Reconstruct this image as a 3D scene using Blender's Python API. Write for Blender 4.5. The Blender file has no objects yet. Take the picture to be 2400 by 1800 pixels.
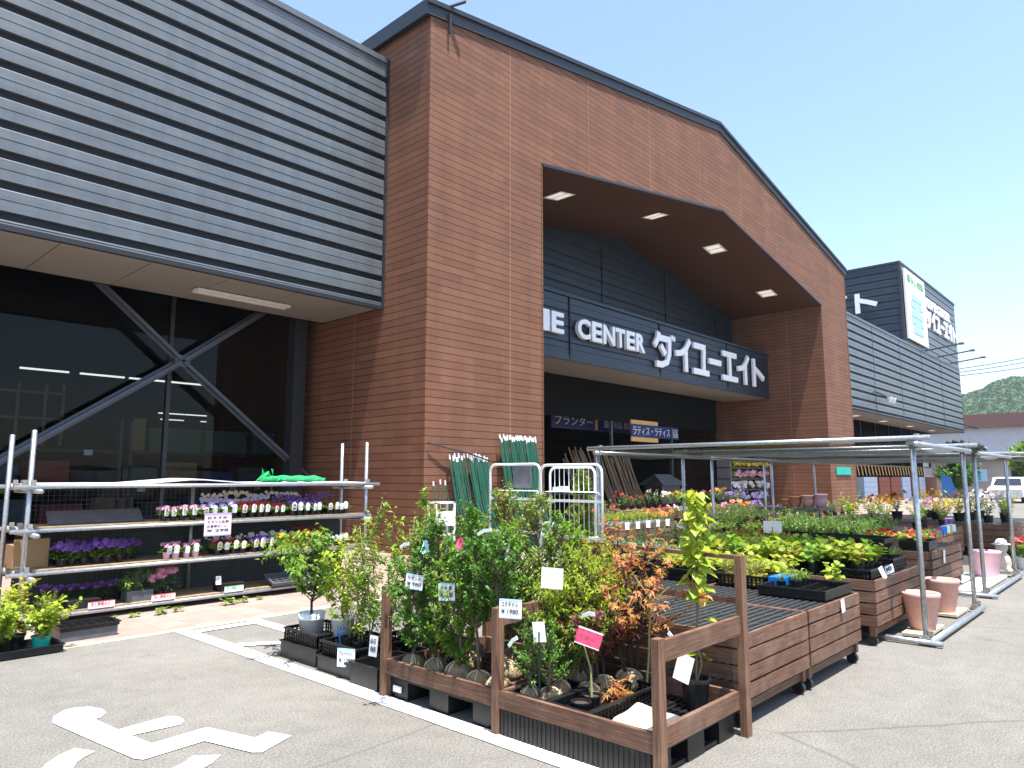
import bpy, math, random
from mathutils import Vector, Matrix
random.seed(7)
R = math.radians
S = bpy.context.scene
COL = S.collection
# ---------------------------------------------------------------- camera, sky, sun, exposure
cam = bpy.data.cameras.new('camera'); camo = bpy.data.objects.new('camera', cam); COL.objects.link(camo)
camo.location = (0, 0, 1.5); camo.rotation_euler = (R(90 + 7.459), 0, R(42.709 - 90))
cam.sensor_width = 36; cam.lens = 24.975; cam.clip_start = .05; cam.clip_end = 4000
S.camera = camo
S.render.resolution_x = 1024; S.render.resolution_y = 768
SUN_EL, SUN_OFF = 75, 17
W = bpy.data.worlds.new('World'); S.world = W; W.use_nodes = True
wn = W.node_tree; bg = wn.nodes['Background']
sky = wn.nodes.new('ShaderNodeTexSky'); sky.sky_type = 'NISHITA'; sky.sun_disc = False
sky.sun_elevation = R(SUN_EL); sky.sun_rotation = R(180 + SUN_OFF)
sky.air_density = 1.0; sky.dust_density = 1.2; sky.ozone_density = 1.0; sky.altitude = 50
tint = wn.nodes.new('ShaderNodeMix'); tint.data_type = 'RGBA'; tint.blend_type = 'MULTIPLY'; tint.inputs[0].default_value = 1; tint.inputs[7].default_value = (1.06, 1.10, 1.12, 1)
wn.links.new(sky.outputs[0], tint.inputs[6]); wn.links.new(tint.outputs[2], bg.inputs[0]); bg.inputs[1].default_value = .125
sl = bpy.data.lights.new('sun', 'SUN'); sl.energy = 4.8; sl.angle = R(.5); sl.color = (1, .96, .90)
so = bpy.data.objects.new('sun', sl); COL.objects.link(so)
sd = Vector((-math.sin(R(SUN_OFF)) * math.cos(R(SUN_EL)), -math.cos(R(SUN_OFF)) * math.cos(R(SUN_EL)), math.sin(R(SUN_EL))))
so.rotation_euler = sd.to_track_quat('Z', 'Y').to_euler(); so.location = (0, 0, 30)
S.view_settings.view_transform = 'Standard'; S.view_settings.look = 'None'
S.view_settings.exposure = 1.32; S.view_settings.gamma = 1
S.render.engine = 'CYCLES'; S.cycles.max_bounces = 8; S.cycles.transparent_max_bounces = 16

# ---------------------------------------------------------------- materials
M = {}
class N:
    def __init__(s, name, rough=.6, metal=0., spec=.5):
        m = bpy.data.materials.new(name); m.use_nodes = True; s.m = m; s.t = m.node_tree
        s.b = s.t.nodes['Principled BSDF']; s.b.inputs['Roughness'].default_value = rough
        s.b.inputs['Metallic'].default_value = metal; s.b.inputs['Specular IOR Level'].default_value = spec
        M[name] = m
    def n(s, typ, **kw):
        x = s.t.nodes.new('ShaderNode' + typ)
        for k, v in kw.items():
            if k in x.inputs: x.inputs[k].default_value = v
            else: setattr(x, k, v)
        return x
    def l(s, a, b): s.t.links.new(a, b)
    def pos(s, scale=(1, 1, 1)):
        g = s.n('NewGeometry'); mp = s.n('Mapping'); mp.inputs['Scale'].default_value = scale
        s.l(g.outputs['Position'], mp.inputs['Vector']); return mp.outputs[0]
    def noise(s, vec, scale, detail=4, rough=.55):
        x = s.n('TexNoise'); x.inputs['Scale'].default_value = scale; x.inputs['Detail'].default_value = detail
        x.inputs['Roughness'].default_value = rough
        if vec: s.l(vec, x.inputs['Vector'])
        return x.outputs[0]
    def ramp(s, fac, stops):
        x = s.n('ValToRGB'); e = x.color_ramp.elements
        while len(e) < len(stops): e.new(.5)
        for i, (p, c) in enumerate(stops):
            e[i].position = p; e[i].color = (*c, 1) if len(c) == 3 else c
        s.l(fac, x.inputs[0]); return x.outputs[0]
    def math(s, op, a, b=None, c=None):
        x = s.n('Math', operation=op)
        for i, v in enumerate((a, b, c)):
            if v is None: continue
            if isinstance(v, (int, float)): x.inputs[i].default_value = v
            else: s.l(v, x.inputs[i])
        return x.outputs[0]
    def mix(s, fac, a, b, mode='MIX'):
        x = s.n('Mix', data_type='RGBA', blend_type=mode)
        for i, v in ((0, fac), (6, a), (7, b)):
            if isinstance(v, (int, float)): x.inputs[i].default_value = v
            elif isinstance(v, tuple): x.inputs[i].default_value = (*v, 1)
            else: s.l(v, x.inputs[i])
        return x.outputs[2]
    def bump(s, h, strength=.3, dist=.01):
        x = s.n('Bump'); x.inputs['Strength'].default_value = strength; x.inputs['Distance'].default_value = dist
        s.l(h, x.inputs['Height']); s.l(x.outputs[0], s.b.inputs['Normal'])
    def col(s, c):
        if isinstance(c, tuple): s.b.inputs['Base Color'].default_value = (*c, 1)
        else: s.l(c, s.b.inputs['Base Color'])
def plain(name, c, rough=.6, metal=0., var=.12, scale=8, spec=.5):
    k = N(name, rough, metal, spec)
    f = k.noise(k.pos(), scale)
    k.col(k.ramp(f, [(.3, tuple(x * (1 - var) for x in c)), (.7, tuple(min(1, x * (1 + var)) for x in c))]))
    return k
def leaf(name, cs, trans=.35, rough=.45):
    k = N(name, rough, 0, .4)
    g = k.n('NewGeometry')
    st = [(i / max(1, len(cs) - 1), c) for i, c in enumerate(cs)]
    col = k.ramp(g.outputs['Random Per Island'], st); k.col(col)
    tr = k.n('BsdfTranslucent'); k.l(k.mix(.75, col, (1., 1., .25), 'MULTIPLY'), tr.inputs[0])
    br = k.n('MixShader'); br.inputs[0].default_value = trans
    out = k.t.nodes['Material Output']; k.l(k.b.outputs[0], br.inputs[1]); k.l(tr.outputs[0], br.inputs[2]); k.l(br.outputs[0], out.inputs[0])
def build_mats():
    k = N('asphalt', .93, spec=.2); p = k.pos()
    big = k.noise(p, .5, 5); mid = k.noise(p, 6, 4); fine = k.noise(p, 75, 4, .85)
    base = k.ramp(big, [(.3, (.145, .138, .125)), (.55, (.170, .162, .147)), (.75, (.205, .195, .175))])
    base = k.mix(.7, base, k.ramp(fine, [(.34, (.35, .35, .35)), (.5, (.98, .98, .98)), (.64, (1.85, 1.83, 1.78))]), 'MULTIPLY')
    base = k.mix(.5, base, k.ramp(mid, [(.3, (.8, .79, .78)), (.7, (1.15, 1.15, 1.12))]), 'MULTIPLY')
    st = k.noise(p, 1.1, 6, .7); base = k.mix(k.math('MULTIPLY', k.ramp(st, [(.60, (0, 0, 0)), (.68, (1, 1, 1))]), .35), base, (.085, .08, .072))
    vo = k.n('TexVoronoi', feature='DISTANCE_TO_EDGE'); vo.inputs['Scale'].default_value = .22; wv = k.n('Mix', data_type='VECTOR'); wv.inputs[0].default_value = .06; k.l(p, wv.inputs[4]); nz = k.n('TexNoise'); nz.inputs['Scale'].default_value = 2.5; nz.inputs['Detail'].default_value = 6; k.l(p, nz.inputs['Vector']); k.l(nz.outputs[1], wv.inputs[5]); k.l(wv.outputs[1], vo.inputs['Vector'])
    cr = k.math('LESS_THAN', vo.outputs[0], .0016); base = k.mix(k.math('MULTIPLY', cr, .35), base, (.05, .047, .042))
    gp = k.ramp(k.noise(p, 210, 2, .5), [(.70, (0, 0, 0)), (.74, (1, 1, 1))]); base = k.mix(k.math('MULTIPLY', gp, .5), base, (.5, .48, .43))
    k.col(base); k.bump(fine, .5, .006)
    k = N('tile_paving', .85, spec=.25); p = k.pos()
    b = k.n('TexBrick'); b.inputs['Scale'].default_value = 1; b.inputs['Brick Width'].default_value = .3; b.inputs['Row Height'].default_value = .3
    b.inputs['Mortar Size'].default_value = .006; b.offset = 0; k.l(p, b.inputs['Vector'])
    b.inputs['Color1'].default_value = (.27, .20, .17, 1); b.inputs['Color2'].default_value = (.315, .24, .205, 1); b.inputs['Mortar'].default_value = (.24, .18, .155, 1)
    k.col(k.mix(.6, b.outputs[0], k.ramp(k.noise(p, 5, 6), [(.3, (.75, .74, .73)), (.7, (1.15, 1.13, 1.1))]), 'MULTIPLY'))
    k = N('road_paint', .7, spec=.3); p = k.pos()
    f = k.ramp(k.math('ADD', k.math('MULTIPLY', k.noise(p, 70, 6, .8), .75), k.math('MULTIPLY', k.noise(p, 4, 5, .7), .3)), [(.40, (.22, .21, .19)), (.47, (.80, .80, .78))]); k.col(k.mix(.5, f, k.ramp(k.noise(p, 3, 5), [(.35, (.80, .79, .77)), (.65, (1, 1, 1))]), 'MULTIPLY'))
    plain('kerb', (.40, .35, .27), .85, var=.2)
    # brown siding boards: 15 cm courses, seams every 3 m
    k = N('brown_siding', .72, spec=.3); g = k.n('NewGeometry'); sp = k.n('SeparateXYZ'); k.l(g.outputs['Position'], sp.inputs[0])
    hx = k.math('ADD', sp.outputs[0], sp.outputs[1]); cb = k.n('CombineXYZ'); k.l(hx, cb.inputs[0]); k.l(sp.outputs[2], cb.inputs[1])
    b = k.n('TexBrick'); b.inputs['Scale'].default_value = 1; b.inputs['Brick Width'].default_value = .9; b.inputs['Row Height'].default_value = .152
    b.inputs['Mortar Size'].default_value = 0.0; b.offset = .37; b.offset_frequency = 3; k.l(cb.outputs[0], b.inputs['Vector'])
    b.inputs['Color1'].default_value = (.158, .070, .040, 1); b.inputs['Color2'].default_value = (.198, .090, .052, 1); b.inputs['Bias'].default_value = 0
    mp = k.n('Mapping'); mp.inputs['Scale'].default_value = (1.5, 60, 1); k.l(cb.outputs[0], mp.inputs['Vector'])
    gr = k.noise(mp.outputs[0], 1.5, 5, .6)
    c = k.mix(.45, b.outputs[0], k.ramp(gr, [(.3, (.72, .7, .68)), (.7, (1.22, 1.22, 1.22))]), 'MULTIPLY')
    c = k.mix(.35, c, k.ramp(k.noise(k.pos(), .7, 4), [(.3, (.8, .8, .8)), (.7, (1.2, 1.15, 1.1))]), 'MULTIPLY')
    c = k.mix(.6, c, k.ramp(k.noise(k.pos((1.6, 1.6, .12)), 1.6, 6, .6), [(.32, (.80, .79, .78)), (.68, (1.14, 1.13, 1.12))]), 'MULTIPLY')
    fz = k.math('FRACT', k.math('DIVIDE', sp.outputs[2], .152))
    gv = k.math('LESS_THAN', fz, .085)
    sm = k.math('LESS_THAN', k.math('FRACT', k.math('DIVIDE', k.math('ADD', hx, -.6), 3.03)), .006)
    c = k.mix(k.math('MULTIPLY', gv, .96), c, (.012, .005, .004))
    c = k.mix(k.math('MULTIPLY', sm, .45), c, (.42, .26, .18))
    k.col(c)
    h = k.math('SUBTRACT', k.math('MULTIPLY', gr, .12), gv); k.bump(h, .8, .012)
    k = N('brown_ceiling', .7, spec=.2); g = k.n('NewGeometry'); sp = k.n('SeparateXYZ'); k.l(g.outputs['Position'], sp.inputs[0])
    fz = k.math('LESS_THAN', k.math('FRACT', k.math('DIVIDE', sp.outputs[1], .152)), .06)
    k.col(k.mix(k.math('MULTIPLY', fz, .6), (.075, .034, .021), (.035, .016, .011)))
    k = N('silver_cladding', .42, .25); f = k.noise(k.pos((.6, .6, 14)), 1.2, 3)
    k.col(k.mix(.7, k.ramp(f, [(.3, (.098, .112, .124)), (.7, (.128, .143, .155))]), k.ramp(k.noise(k.pos((2.2, 2.2, .25)), 1.3, 6, .65), [(.34, (.80, .81, .82)), (.66, (1.16, 1.15, 1.14))]), 'MULTIPLY'))
    plain('navy_groove', (.004, .007, .014), .7)
    k = N('navy_cladding', .45, .3); f = k.noise(k.pos(), 2, 3); k.col(k.ramp(f, [(.3, (.020, .030, .046)), (.7, (.027, .039, .057))]))
    plain('dark_trim', (.03, .033, .04), .45, .3)
    plain('soffit_board', (.23, .22, .19), .8, var=.05, scale=1)
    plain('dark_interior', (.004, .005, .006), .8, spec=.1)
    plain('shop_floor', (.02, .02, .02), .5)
    plain('steel_brace', (.075, .088, .115), .5, .3)
    plain('galvanised', (.40, .42, .44), .36, .75, var=.22, scale=30)
    plain('clamp_steel', (.34, .33, .30), .5, .6, var=.3, scale=60)
    # stained timber
    k = N('stained_wood', .7, spec=.3); g = k.n('NewGeometry'); p = k.pos((2.2, 2.2, 70)); f = k.noise(p, 1.6, 5, .65)
    isl = k.ramp(g.outputs['Random Per Island'], [(0, (.75, .72, .70)), (1, (1.25, 1.2, 1.15))])
    wear = k.noise(k.pos(), 9, 5, .65)
    c = k.ramp(f, [(.28, (.060, .030, .020)), (.5, (.135, .072, .047)), (.74, (.235, .140, .098))])
    c = k.mix(k.math('MULTIPLY', k.ramp(k.noise(k.pos(), 2.6, 6, .7), [(.48, (0, 0, 0)), (.72, (1, 1, 1))]), .45), c, (.25, .18, .135)); c = k.mix(.8, c, isl, 'MULTIPLY'); c = k.mix(.5, c, k.ramp(wear, [(.35, (.55, .52, .5)), (.7, (1.3, 1.3, 1.3))]), 'MULTIPLY'); k.col(c); k.bump(f, .25, .004)
    for nm, sc in (('stained_post', (60, 60, 2.2)),):
        k = N(nm, .7, spec=.3); f = k.noise(k.pos(sc), 1.4, 5, .65); c = k.ramp(f, [(.28, (.085, .040, .024)), (.5, (.17, .088, .054)), (.74, (.27, .155, .10))])
        c = k.mix(.5, c, k.ramp(k.noise(k.pos(), 9, 5, .65), [(.35, (.6, .57, .55)), (.7, (1.3, 1.3, 1.3))]), 'MULTIPLY'); k.col(c); k.bump(f, .25, .004)
    plain('shelf_plywood', (.30, .21, .12), .8, var=.3, scale=14)
    k = N('black_plastic', .42, spec=.35); f = k.noise(k.pos(), 14, 5, .7); k.col(k.ramp(f, [(.35, (.006, .0065, .007)), (.62, (.014, .014, .015)), (.8, (.05, .047, .042))]))
    plain('grey_plastic', (.09, .095, .11), .45, var=.25)
    plain('pink_terracotta', (.56, .31, .26), .8, var=.1, scale=12)
    plain('pale_pink_pot', (.62, .36, .42), .6, var=.06)
    plain('orange_terracotta', (.42, .17, .09), .8)
    plain('soil', (.05, .033, .02), .95, var=.4, scale=60)
    k = N('burlap', .95, spec=.1); w1 = k.n('TexWave', wave_type='BANDS', bands_direction='DIAGONAL'); w1.inputs['Scale'].default_value = 18; w1.inputs['Distortion'].default_value = 26; w1.inputs['Detail'].default_value = 5; w1.inputs['Detail Scale'].default_value = 2.5
    k.l(k.pos(), w1.inputs['Vector']); k.col(k.ramp(w1.outputs[1], [(.1, (.20, .135, .07)), (.9, (.50, .38, .24))])); k.bump(w1.outputs[1], .6, .01)
    plain('white_plastic', (.74, .75, .76), .4, var=.05)
    plain('white_metal', (.72, .72, .70), .4, var=.1, scale=30)
    plain('white_letter', (.82, .83, .86), .35, var=.03)
    plain('white_card', (.80, .80, .80), .6, var=.04)
    plain('pink_card', (.78, .62, .72), .6, var=.04)
    plain('hot_pink_card', (.72, .07, .16), .5, var=.5, scale=40)
    plain('red_card', (.62, .05, .05), .5)
    plain('pale_blue_card', (.42, .68, .85), .5)
    plain('green_card', (.16, .42, .16), .5, var=.4, scale=60)
    plain('ink', (.012, .012, .03), .6)
    plain('red_ink', (.5, .03, .04), .6)
    plain('shade_net', (.045, .055, .055), .8, var=.2)
    k = plain('mesh_net', (.05, .06, .06), .8, var=.2); tr = k.n('BsdfTransparent'); mx = k.n('MixShader'); mx.inputs[0].default_value = .72; k.l(tr.outputs[0], mx.inputs[1]); k.l(k.b.outputs[0], mx.inputs[2]); k.l(mx.outputs[0], k.t.nodes['Material Output'].inputs[0])
    plain('green_stake', (.007, .085, .045), .4, var=.3, scale=40)
    plain('green_tarp', (.01, .33, .10), .5, var=.2)
    plain('cardboard', (.30, .18, .085), .85, var=.1)
    plain('tan_slab', (.62, .54, .36), .9, var=.12, scale=40)
    plain('board_tan', (.58, .48, .33), .85, var=.15)
    plain('bark', (.13, .095, .06), .9, var=.35, scale=50)
    plain('green_bark', (.22, .24, .09), .8, var=.2, scale=50)
    plain('dark_bark', (.035, .024, .02), .9)
    plain('bamboo', (.14, .10, .055), .7, var=.3, scale=20)
    plain('storage_green', (.07, .11, .09), .6)
    plain('yellow_tag', (.45, .38, .05), .6)
    plain('blue_board', (.012, .03, .15), .5)
    plain('grid_plastic', (.062, .064, .068), .25, spec=.9)
    plain('bright_blue', (.0, .18, .62), .4)
    plain('amber_board', (.75, .45, .16), .5)
    plain('teal_board', (.0, .36, .30), .5)
    plain('red_bag', (.32, .03, .03), .6)
    plain('brown_goods', (.25, .07, .04), .7, var=.3, scale=14)
    plain('pale_blue_bag', (.42, .52, .66), .6)
    plain('statue_stone', (.52, .45, .38), .9, var=.15, scale=20)
    plain('house_wall', (.52, .52, .56), .8, var=.05, scale=1)
    plain('house_roof', (.17, .085, .075), .8)
    plain('beige_wall', (.45, .38, .33), .8)
    plain('dark_glass', (.02, .025, .03), .1)
    plain('car_white', (.75, .76, .78), .25)
    plain('tyre', (.02, .02, .02), .8)
    plain('light_blue_logo', (.34, .56, .64), .5, var=.04)
    for nm, c, s in (('tube_light', (1, .96, .86), .8), ('lamp_glow', (1, .93, .8), .22)):
        k = N(nm); k.col((.8, .8, .8)); k.b.inputs['Emission Color'].default_value = (*c, 1); k.b.inputs['Emission Strength'].default_value = s
    k = N('shop_glass'); tr = k.n('BsdfTransparent'); tr.inputs[0].default_value = (.40, .46, .50, 1); gl = k.n('BsdfGlossy'); gl.inputs['Roughness'].default_value = .02
    mx = k.n('MixShader'); mx.inputs[0].default_value = .014; k.l(tr.outputs[0], mx.inputs[1]); k.l(gl.outputs[0], mx.inputs[2]); k.l(mx.outputs[0], k.t.nodes['Material Output'].inputs[0])
    leaf('leaf_deep', [(.035, .11, .014), (.07, .19, .02), (.13, .30, .03), (.035, .12, .016)], .40)
    leaf('leaf_mid', [(.10, .22, .022), (.17, .32, .03), (.25, .40, .04), (.09, .20, .022)], .45)
    leaf('leaf_olive', [(.13, .20, .03), (.22, .31, .05), (.32, .37, .06), (.24, .15, .05)], .42)
    leaf('leaf_lime', [(.26, .38, .03), (.36, .47, .04), (.44, .50, .05), (.20, .33, .03)], .45)
    leaf('leaf_yellow', [(.34, .36, .05), (.45, .44, .07), (.28, .30, .05)], .45)
    leaf('leaf_maple', [(.62, .13, .07), (.68, .26, .10), (.42, .34, .07), (.50, .09, .07), (.66, .34, .16), (.34, .38, .06)], .5)
    leaf('leaf_wine', [(.14, .03, .03), (.22, .06, .05), (.10, .09, .03)], .35)
    leaf('leaf_tomato', [(.08, .21, .03), (.14, .31, .045), (.20, .38, .055), (.055, .15, .03)], .42)
    leaf('leaf_blue', [(.05, .14, .07), (.10, .22, .12), (.16, .30, .18)], .25)
    leaf('leaf_conifer', [(.22, .32, .04), (.33, .42, .05), (.15, .25, .04)], .35)
    leaf('hill_leaf', [(.045, .10, .035), (.07, .14, .045), (.10, .17, .06), (.035, .08, .035)], .1, .9)
    for nm, cs in (('petal_purple', [(.16, .06, .36), (.28, .14, .50), (.10, .03, .26)]), ('petal_red', [(.45, .02, .03), (.30, .01, .03), (.5, .08, .05)]),
                   ('petal_pink', [(.62, .22, .36), (.70, .40, .48), (.5, .08, .22)]), ('petal_yellow', [(.72, .56, .03), (.62, .42, .03)]),
                   ('petal_white', [(.75, .73, .74), (.70, .66, .72)]), ('petal_orange', [(.70, .22, .03), (.62, .30, .10)]), ('petal_lilac', [(.45, .36, .62), (.60, .52, .72)])):
        leaf(nm, cs, .3)
build_mats()

# ---------------------------------------------------------------- mesh helpers
OFF = {}
class MB:
    def __init__(s): s.v = []; s.f = []
    def quad(s, a, b, c, d): i = len(s.v); s.v += [a, b, c, d]; s.f.append((i, i + 1, i + 2, i + 3)); return s
    def tri(s, a, b, c): i = len(s.v); s.v += [a, b, c]; s.f.append((i, i + 1, i + 2)); return s
    def box(s, x0, y0, z0, x1, y1, z1):
        i = len(s.v)
        s.v += [(x, y, z) for z in (z0, z1) for x, y in ((x0, y0), (x1, y0), (x1, y1), (x0, y1))]
        s.f += [tuple(i + k for k in q) for q in ((3, 2, 1, 0), (4, 5, 6, 7), (0, 1, 5, 4), (1, 2, 6, 5), (2, 3, 7, 6), (3, 0, 4, 7))]
        return s
    def bar(s, a, b, w, h, up=(0, 0, 1)):
        """rectangular bar from a to b; w across, h along up"""
        a = Vector(a); b = Vector(b); d = (b - a).normalized(); u = Vector(up)
        x = d.cross(u)
        if x.length < 1e-4: x = d.cross(Vector((0, 1, 0)))
        x.normalize(); u = x.cross(d).normalized(); i = len(s.v)
        for p in (a, b):
            for sx, su in ((-1, -1), (1, -1), (1, 1), (-1, 1)): s.v.append(tuple(p + x * sx * w / 2 + u * su * h / 2))
        s.f += [tuple(i + k for k in q) for q in ((0, 3, 2, 1), (4, 5, 6, 7), (0, 1, 5, 4), (1, 2, 6, 5), (2, 3, 7, 6), (3, 0, 4, 7))]
        return s
    def tube(s, pts, r, n=8, caps=True):
        pts = [Vector(p) for p in pts]; rr = r if isinstance(r, (list, tuple)) else [r] * len(pts); i0 = len(s.v)
        ref = None
        for k, p in enumerate(pts):
            d = (pts[min(k + 1, len(pts) - 1)] - pts[max(k - 1, 0)]).normalized()
            if ref is None:
                ref = d.cross(Vector((0, 0, 1)))
                if ref.length < .05: ref = d.cross(Vector((0, 1, 0)))
            x = (ref - d * ref.dot(d)).normalized(); y = d.cross(x); ref = x
            for j in range(n):
                a = 2 * math.pi * j / n; s.v.append(tuple(p + (x * math.cos(a) + y * math.sin(a)) * rr[k]))
        for k in range(len(pts) - 1):
            for j in range(n):
                a = i0 + k * n + j; b = i0 + k * n + (j + 1) % n; s.f.append((a, b, b + n, a + n))
        if caps:
            s.f.append(tuple(i0 + j for j in range(n))[::-1]); s.f.append(tuple(i0 + (len(pts) - 1) * n + j for j in range(n)))
        return s
    def lathe(s, prof, c=(0, 0, 0), n=16):
        i0 = len(s.v)
        for r, z in prof:
            for j in range(n):
                a = 2 * math.pi * j / n; s.v.append((c[0] + r * math.cos(a), c[1] + r * math.sin(a), c[2] + z))
        for k in range(len(prof) - 1):
            for j in range(n):
                a = i0 + k * n + j; b = i0 + k * n + (j + 1) % n; s.f.append((a, b, b + n, a + n))
        return s
    def disc(s, c, r, n=12):
        i = len(s.v); s.v += [(c[0] + r * math.cos(2 * math.pi * j / n), c[1] + r * math.sin(2 * math.pi * j / n), c[2]) for j in range(n)]; s.f.append(tuple(range(i, i + n))); return s
    def build(s, name, mat, parent=None, smooth=False):
        o0 = OFF.get(parent.name, Vector()) if parent else Vector()
        me = bpy.data.meshes.new(name)
        me.from_pydata([(v[0] - o0[0], v[1] - o0[1], v[2] - o0[2]) for v in s.v], [], s.f); me.update()
        if smooth:
            for p in me.polygons: p.use_smooth = True
        me.materials.append(M[mat]); o = bpy.data.objects.new(name, me); COL.objects.link(o)
        if parent: o.parent = parent
        OFF[o.name] = o0
        return o
def tag(o, label, cat, group=None):
    o['label'] = label; o['category'] = cat
    if group: o['group'] = group
    return o
def struct(o): o['kind'] = 'structure'; return o
def thing(name, label, cat, loc=(0, 0, 0), group=None):
    o = bpy.data.objects.new(name, None); o.empty_display_size = .1; COL.objects.link(o); o.location = loc; OFF[o.name] = Vector(loc)
    return tag(o, label, cat, group)
def copy_tree(o, parent=None):
    c = o.copy(); COL.objects.link(c)
    if parent: c.parent = parent
    for ch in KIDS.get(o.name, ()): copy_tree(ch, c)
    return c
KIDS = {}
def reg(root):
    """remember the children of a prototype"""
    for o in list(bpy.data.objects):
        if o.parent: KIDS.setdefault(o.parent.name, [])
    for o in list(bpy.data.objects):
        if o.parent and o not in KIDS[o.parent.name]: KIDS[o.parent.name].append(o)
class Proto:
    def __init__(s, root): s.o = root; s.used = False; s.kids = [c for c in bpy.data.objects if c.parent == root]
    def put(s, loc, rz=0, sc=1., label=None, group=None):
        if not s.used: o = s.o; s.used = True
        else:
            o = s.o.copy(); COL.objects.link(o)
            for ch in s.kids:
                c = ch.copy(); COL.objects.link(c); c.parent = o
        o.location = loc; o.rotation_euler = (0, 0, rz); o.scale = (sc, sc, sc)
        if label: o['label'] = label
        if group: o['group'] = group
        return o
def text_to(parent, name, body, x0, x1, z0, z1, mat, place, depth=.004, bold=0., shear=0.):
    """lettering fitted to a rectangle; place(u, v, w) maps sheet coordinates to a world point"""
    c = bpy.data.curves.new(name, 'FONT'); c.body = body; c.extrude = .5; c.offset = bold; c.resolution_u = 3; c.align_x = 'CENTER'
    o = bpy.data.objects.new(name, c); COL.objects.link(o); bpy.context.view_layer.update()
    me = bpy.data.meshes.new_from_object(o); bpy.data.objects.remove(o); bpy.data.curves.remove(c)
    vs = [v.co.copy() for v in me.vertices]; o0 = OFF.get(parent.name, Vector())
    ax = min(v.x for v in vs); bx = max(v.x for v in vs); ay = min(v.y for v in vs); by = max(v.y for v in vs)
    for v, q in zip(me.vertices, vs):
        t = (q.y - ay) / max(1e-6, by - ay)
        p = Vector(place(x0 + (x1 - x0) * (q.x - ax) / max(1e-6, bx - ax) + shear * t, z0 + (z1 - z0) * t, depth * (q.z + .5)))
        v.co = p - o0
    me.materials.clear(); me.materials.append(M[mat]); ob = bpy.data.objects.new(name, me); COL.objects.link(ob); ob.parent = parent
    return ob
# ---------------------------------------------------------------- ground and markings
struct(MB().quad((-140, -170, 0), (770, -170, 0), (770, 320, 0), (-140, 320, 0)).build('ground', 'asphalt'))
pv = MB().quad((-14, 7.36, .008), (66.5, 7.36, .008), (66.5, 15.0, .008), (-14, 15.0, .008)); struct(pv.build('pavement', 'tile_paving'))
kb = MB()
for i in range(-24, 110): kb.box(i * .6 + .004, 7.25, -.05, i * .6 + .596, 7.355, .012)
struct(kb.build('kerb', 'kerb'))
ln = MB()
def stripe(a, b, w, z=.006):
    a = Vector((*a, 0)); b = Vector((*b, 0)); d = (b - a).normalized(); n = Vector((-d.y, d.x, 0)) * w / 2
    n_ = 40; up = Vector((0, 0, z))
    rnd = random.Random(int(a.x * 100 + b.y * 77))
    L = [a.lerp(b, i / n_) for i in range(n_ + 1)]; e = [(rnd.uniform(-.004, .004), rnd.uniform(-.004, .004)) for _ in L]
    for i in range(n_):
        ln.quad(tuple(L[i] - n * (1 + e[i][0] * 8) + up), tuple(L[i + 1] - n * (1 + e[i + 1][0] * 8) + up), tuple(L[i + 1] + n * (1 + e[i + 1][1] * 8) + up), tuple(L[i] + n * (1 + e[i][1] * 8) + up))
stripe((3.12, -1.5), (3.12, 7.25), .15)
stripe((3.84, 5.9), (3.84, 7.25), .15, .007)
stripe((3.2, 7.13), (3.84, 7.13), .12, .009)
stripe((3.19, 6.30), (3.76, 5.92), .12, .0095)
struct(ln.build('parking_line', 'road_paint'))
wc = MB()
pts = [(1.46, 5.19), (1.50, 5.31), (1.58, 5.40), (1.65, 5.41), (1.72, 5.35), (1.76, 5.24), (1.75, 5.15), (1.70, 5.08), (1.66, 5.07), (1.69, 4.76), (1.99, 4.79), (2.03, 4.74), (2.03, 4.63), (1.98, 4.58), (1.71, 4.60), (1.74, 4.38), (2.07, 4.41),
       (2.18, 4.03), (2.28, 4.07), (2.34, 3.91), (2.10, 3.80), (2.06, 3.84), (1.96, 4.20), (1.62, 4.17), (1.59, 4.22), (1.56, 4.43)]
i0 = len(wc.v); wc.v += [(x, y, .006) for x, y in pts]; wc.f.append(tuple(range(i0, i0 + len(pts)))[::-1])
arc = []
for k in range(15):
    a = R(114 + k * 14.6); arc.append((1.60 + .44 * math.cos(a), 4.22 + .44 * math.sin(a), 1.60 + .29 * math.cos(a), 4.22 + .29 * math.sin(a)))
for k in range(14):
    a, b = arc[k], arc[k + 1]; wc.quad((a[0], a[1], .006), (b[0], b[1], .006), (b[2], b[3], .006), (a[2], a[3], .006))
struct(wc.build('wheelchair_marking', 'road_paint'))

# ---------------------------------------------------------------- the store
B = thing('store_building', 'home improvement store with brown gabled entrance portal and grey ribbed metal wings', 'building', (21.9, 12, 0))
XL, XR, YP = 8.9, 34.25, 10.5
OL, OR_ = 12.43, 31.0
PK = 21.9
w = MB()
w.quad((XL, YP, 0), (OL, YP, 0), (OL, YP, 8.91), (XL, YP, 11.08)).quad((OR_, YP, 0), (XR, YP, 0), (XR, YP, 10.96), (OR_, YP, 8.81))
w.quad((OL, YP, 8.91), (PK, YP, 10.46), (PK, YP, 13.42), (XL, YP, 11.08)).quad((PK, YP, 10.46), (OR_, YP, 8.81), (XR, YP, 10.96), (PK, YP, 13.42))
w.quad((XL, YP, 0), (XL, YP, 11.08), (XL, 20, 11.08), (XL, 20, 0)).quad((XR, YP, 0), (XR, 20, 0), (XR, 20, 10.96), (XR, YP, 10.96))
w.quad((OL, YP, 0), (OL, 15.6, 0), (OL, 15.6, 8.91), (OL, YP, 8.91)).quad((OR_, YP, 0), (OR_, YP, 8.81), (OR_, 15.6, 8.81), (OR_, 15.6, 0))
w.build('portal_wall', 'brown_siding', B)
MB().box(XL - .012, YP - .012, 0, XL + .07, YP + .07, 11.0).build('corner_trim', 'brown_siding', B)
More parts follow.
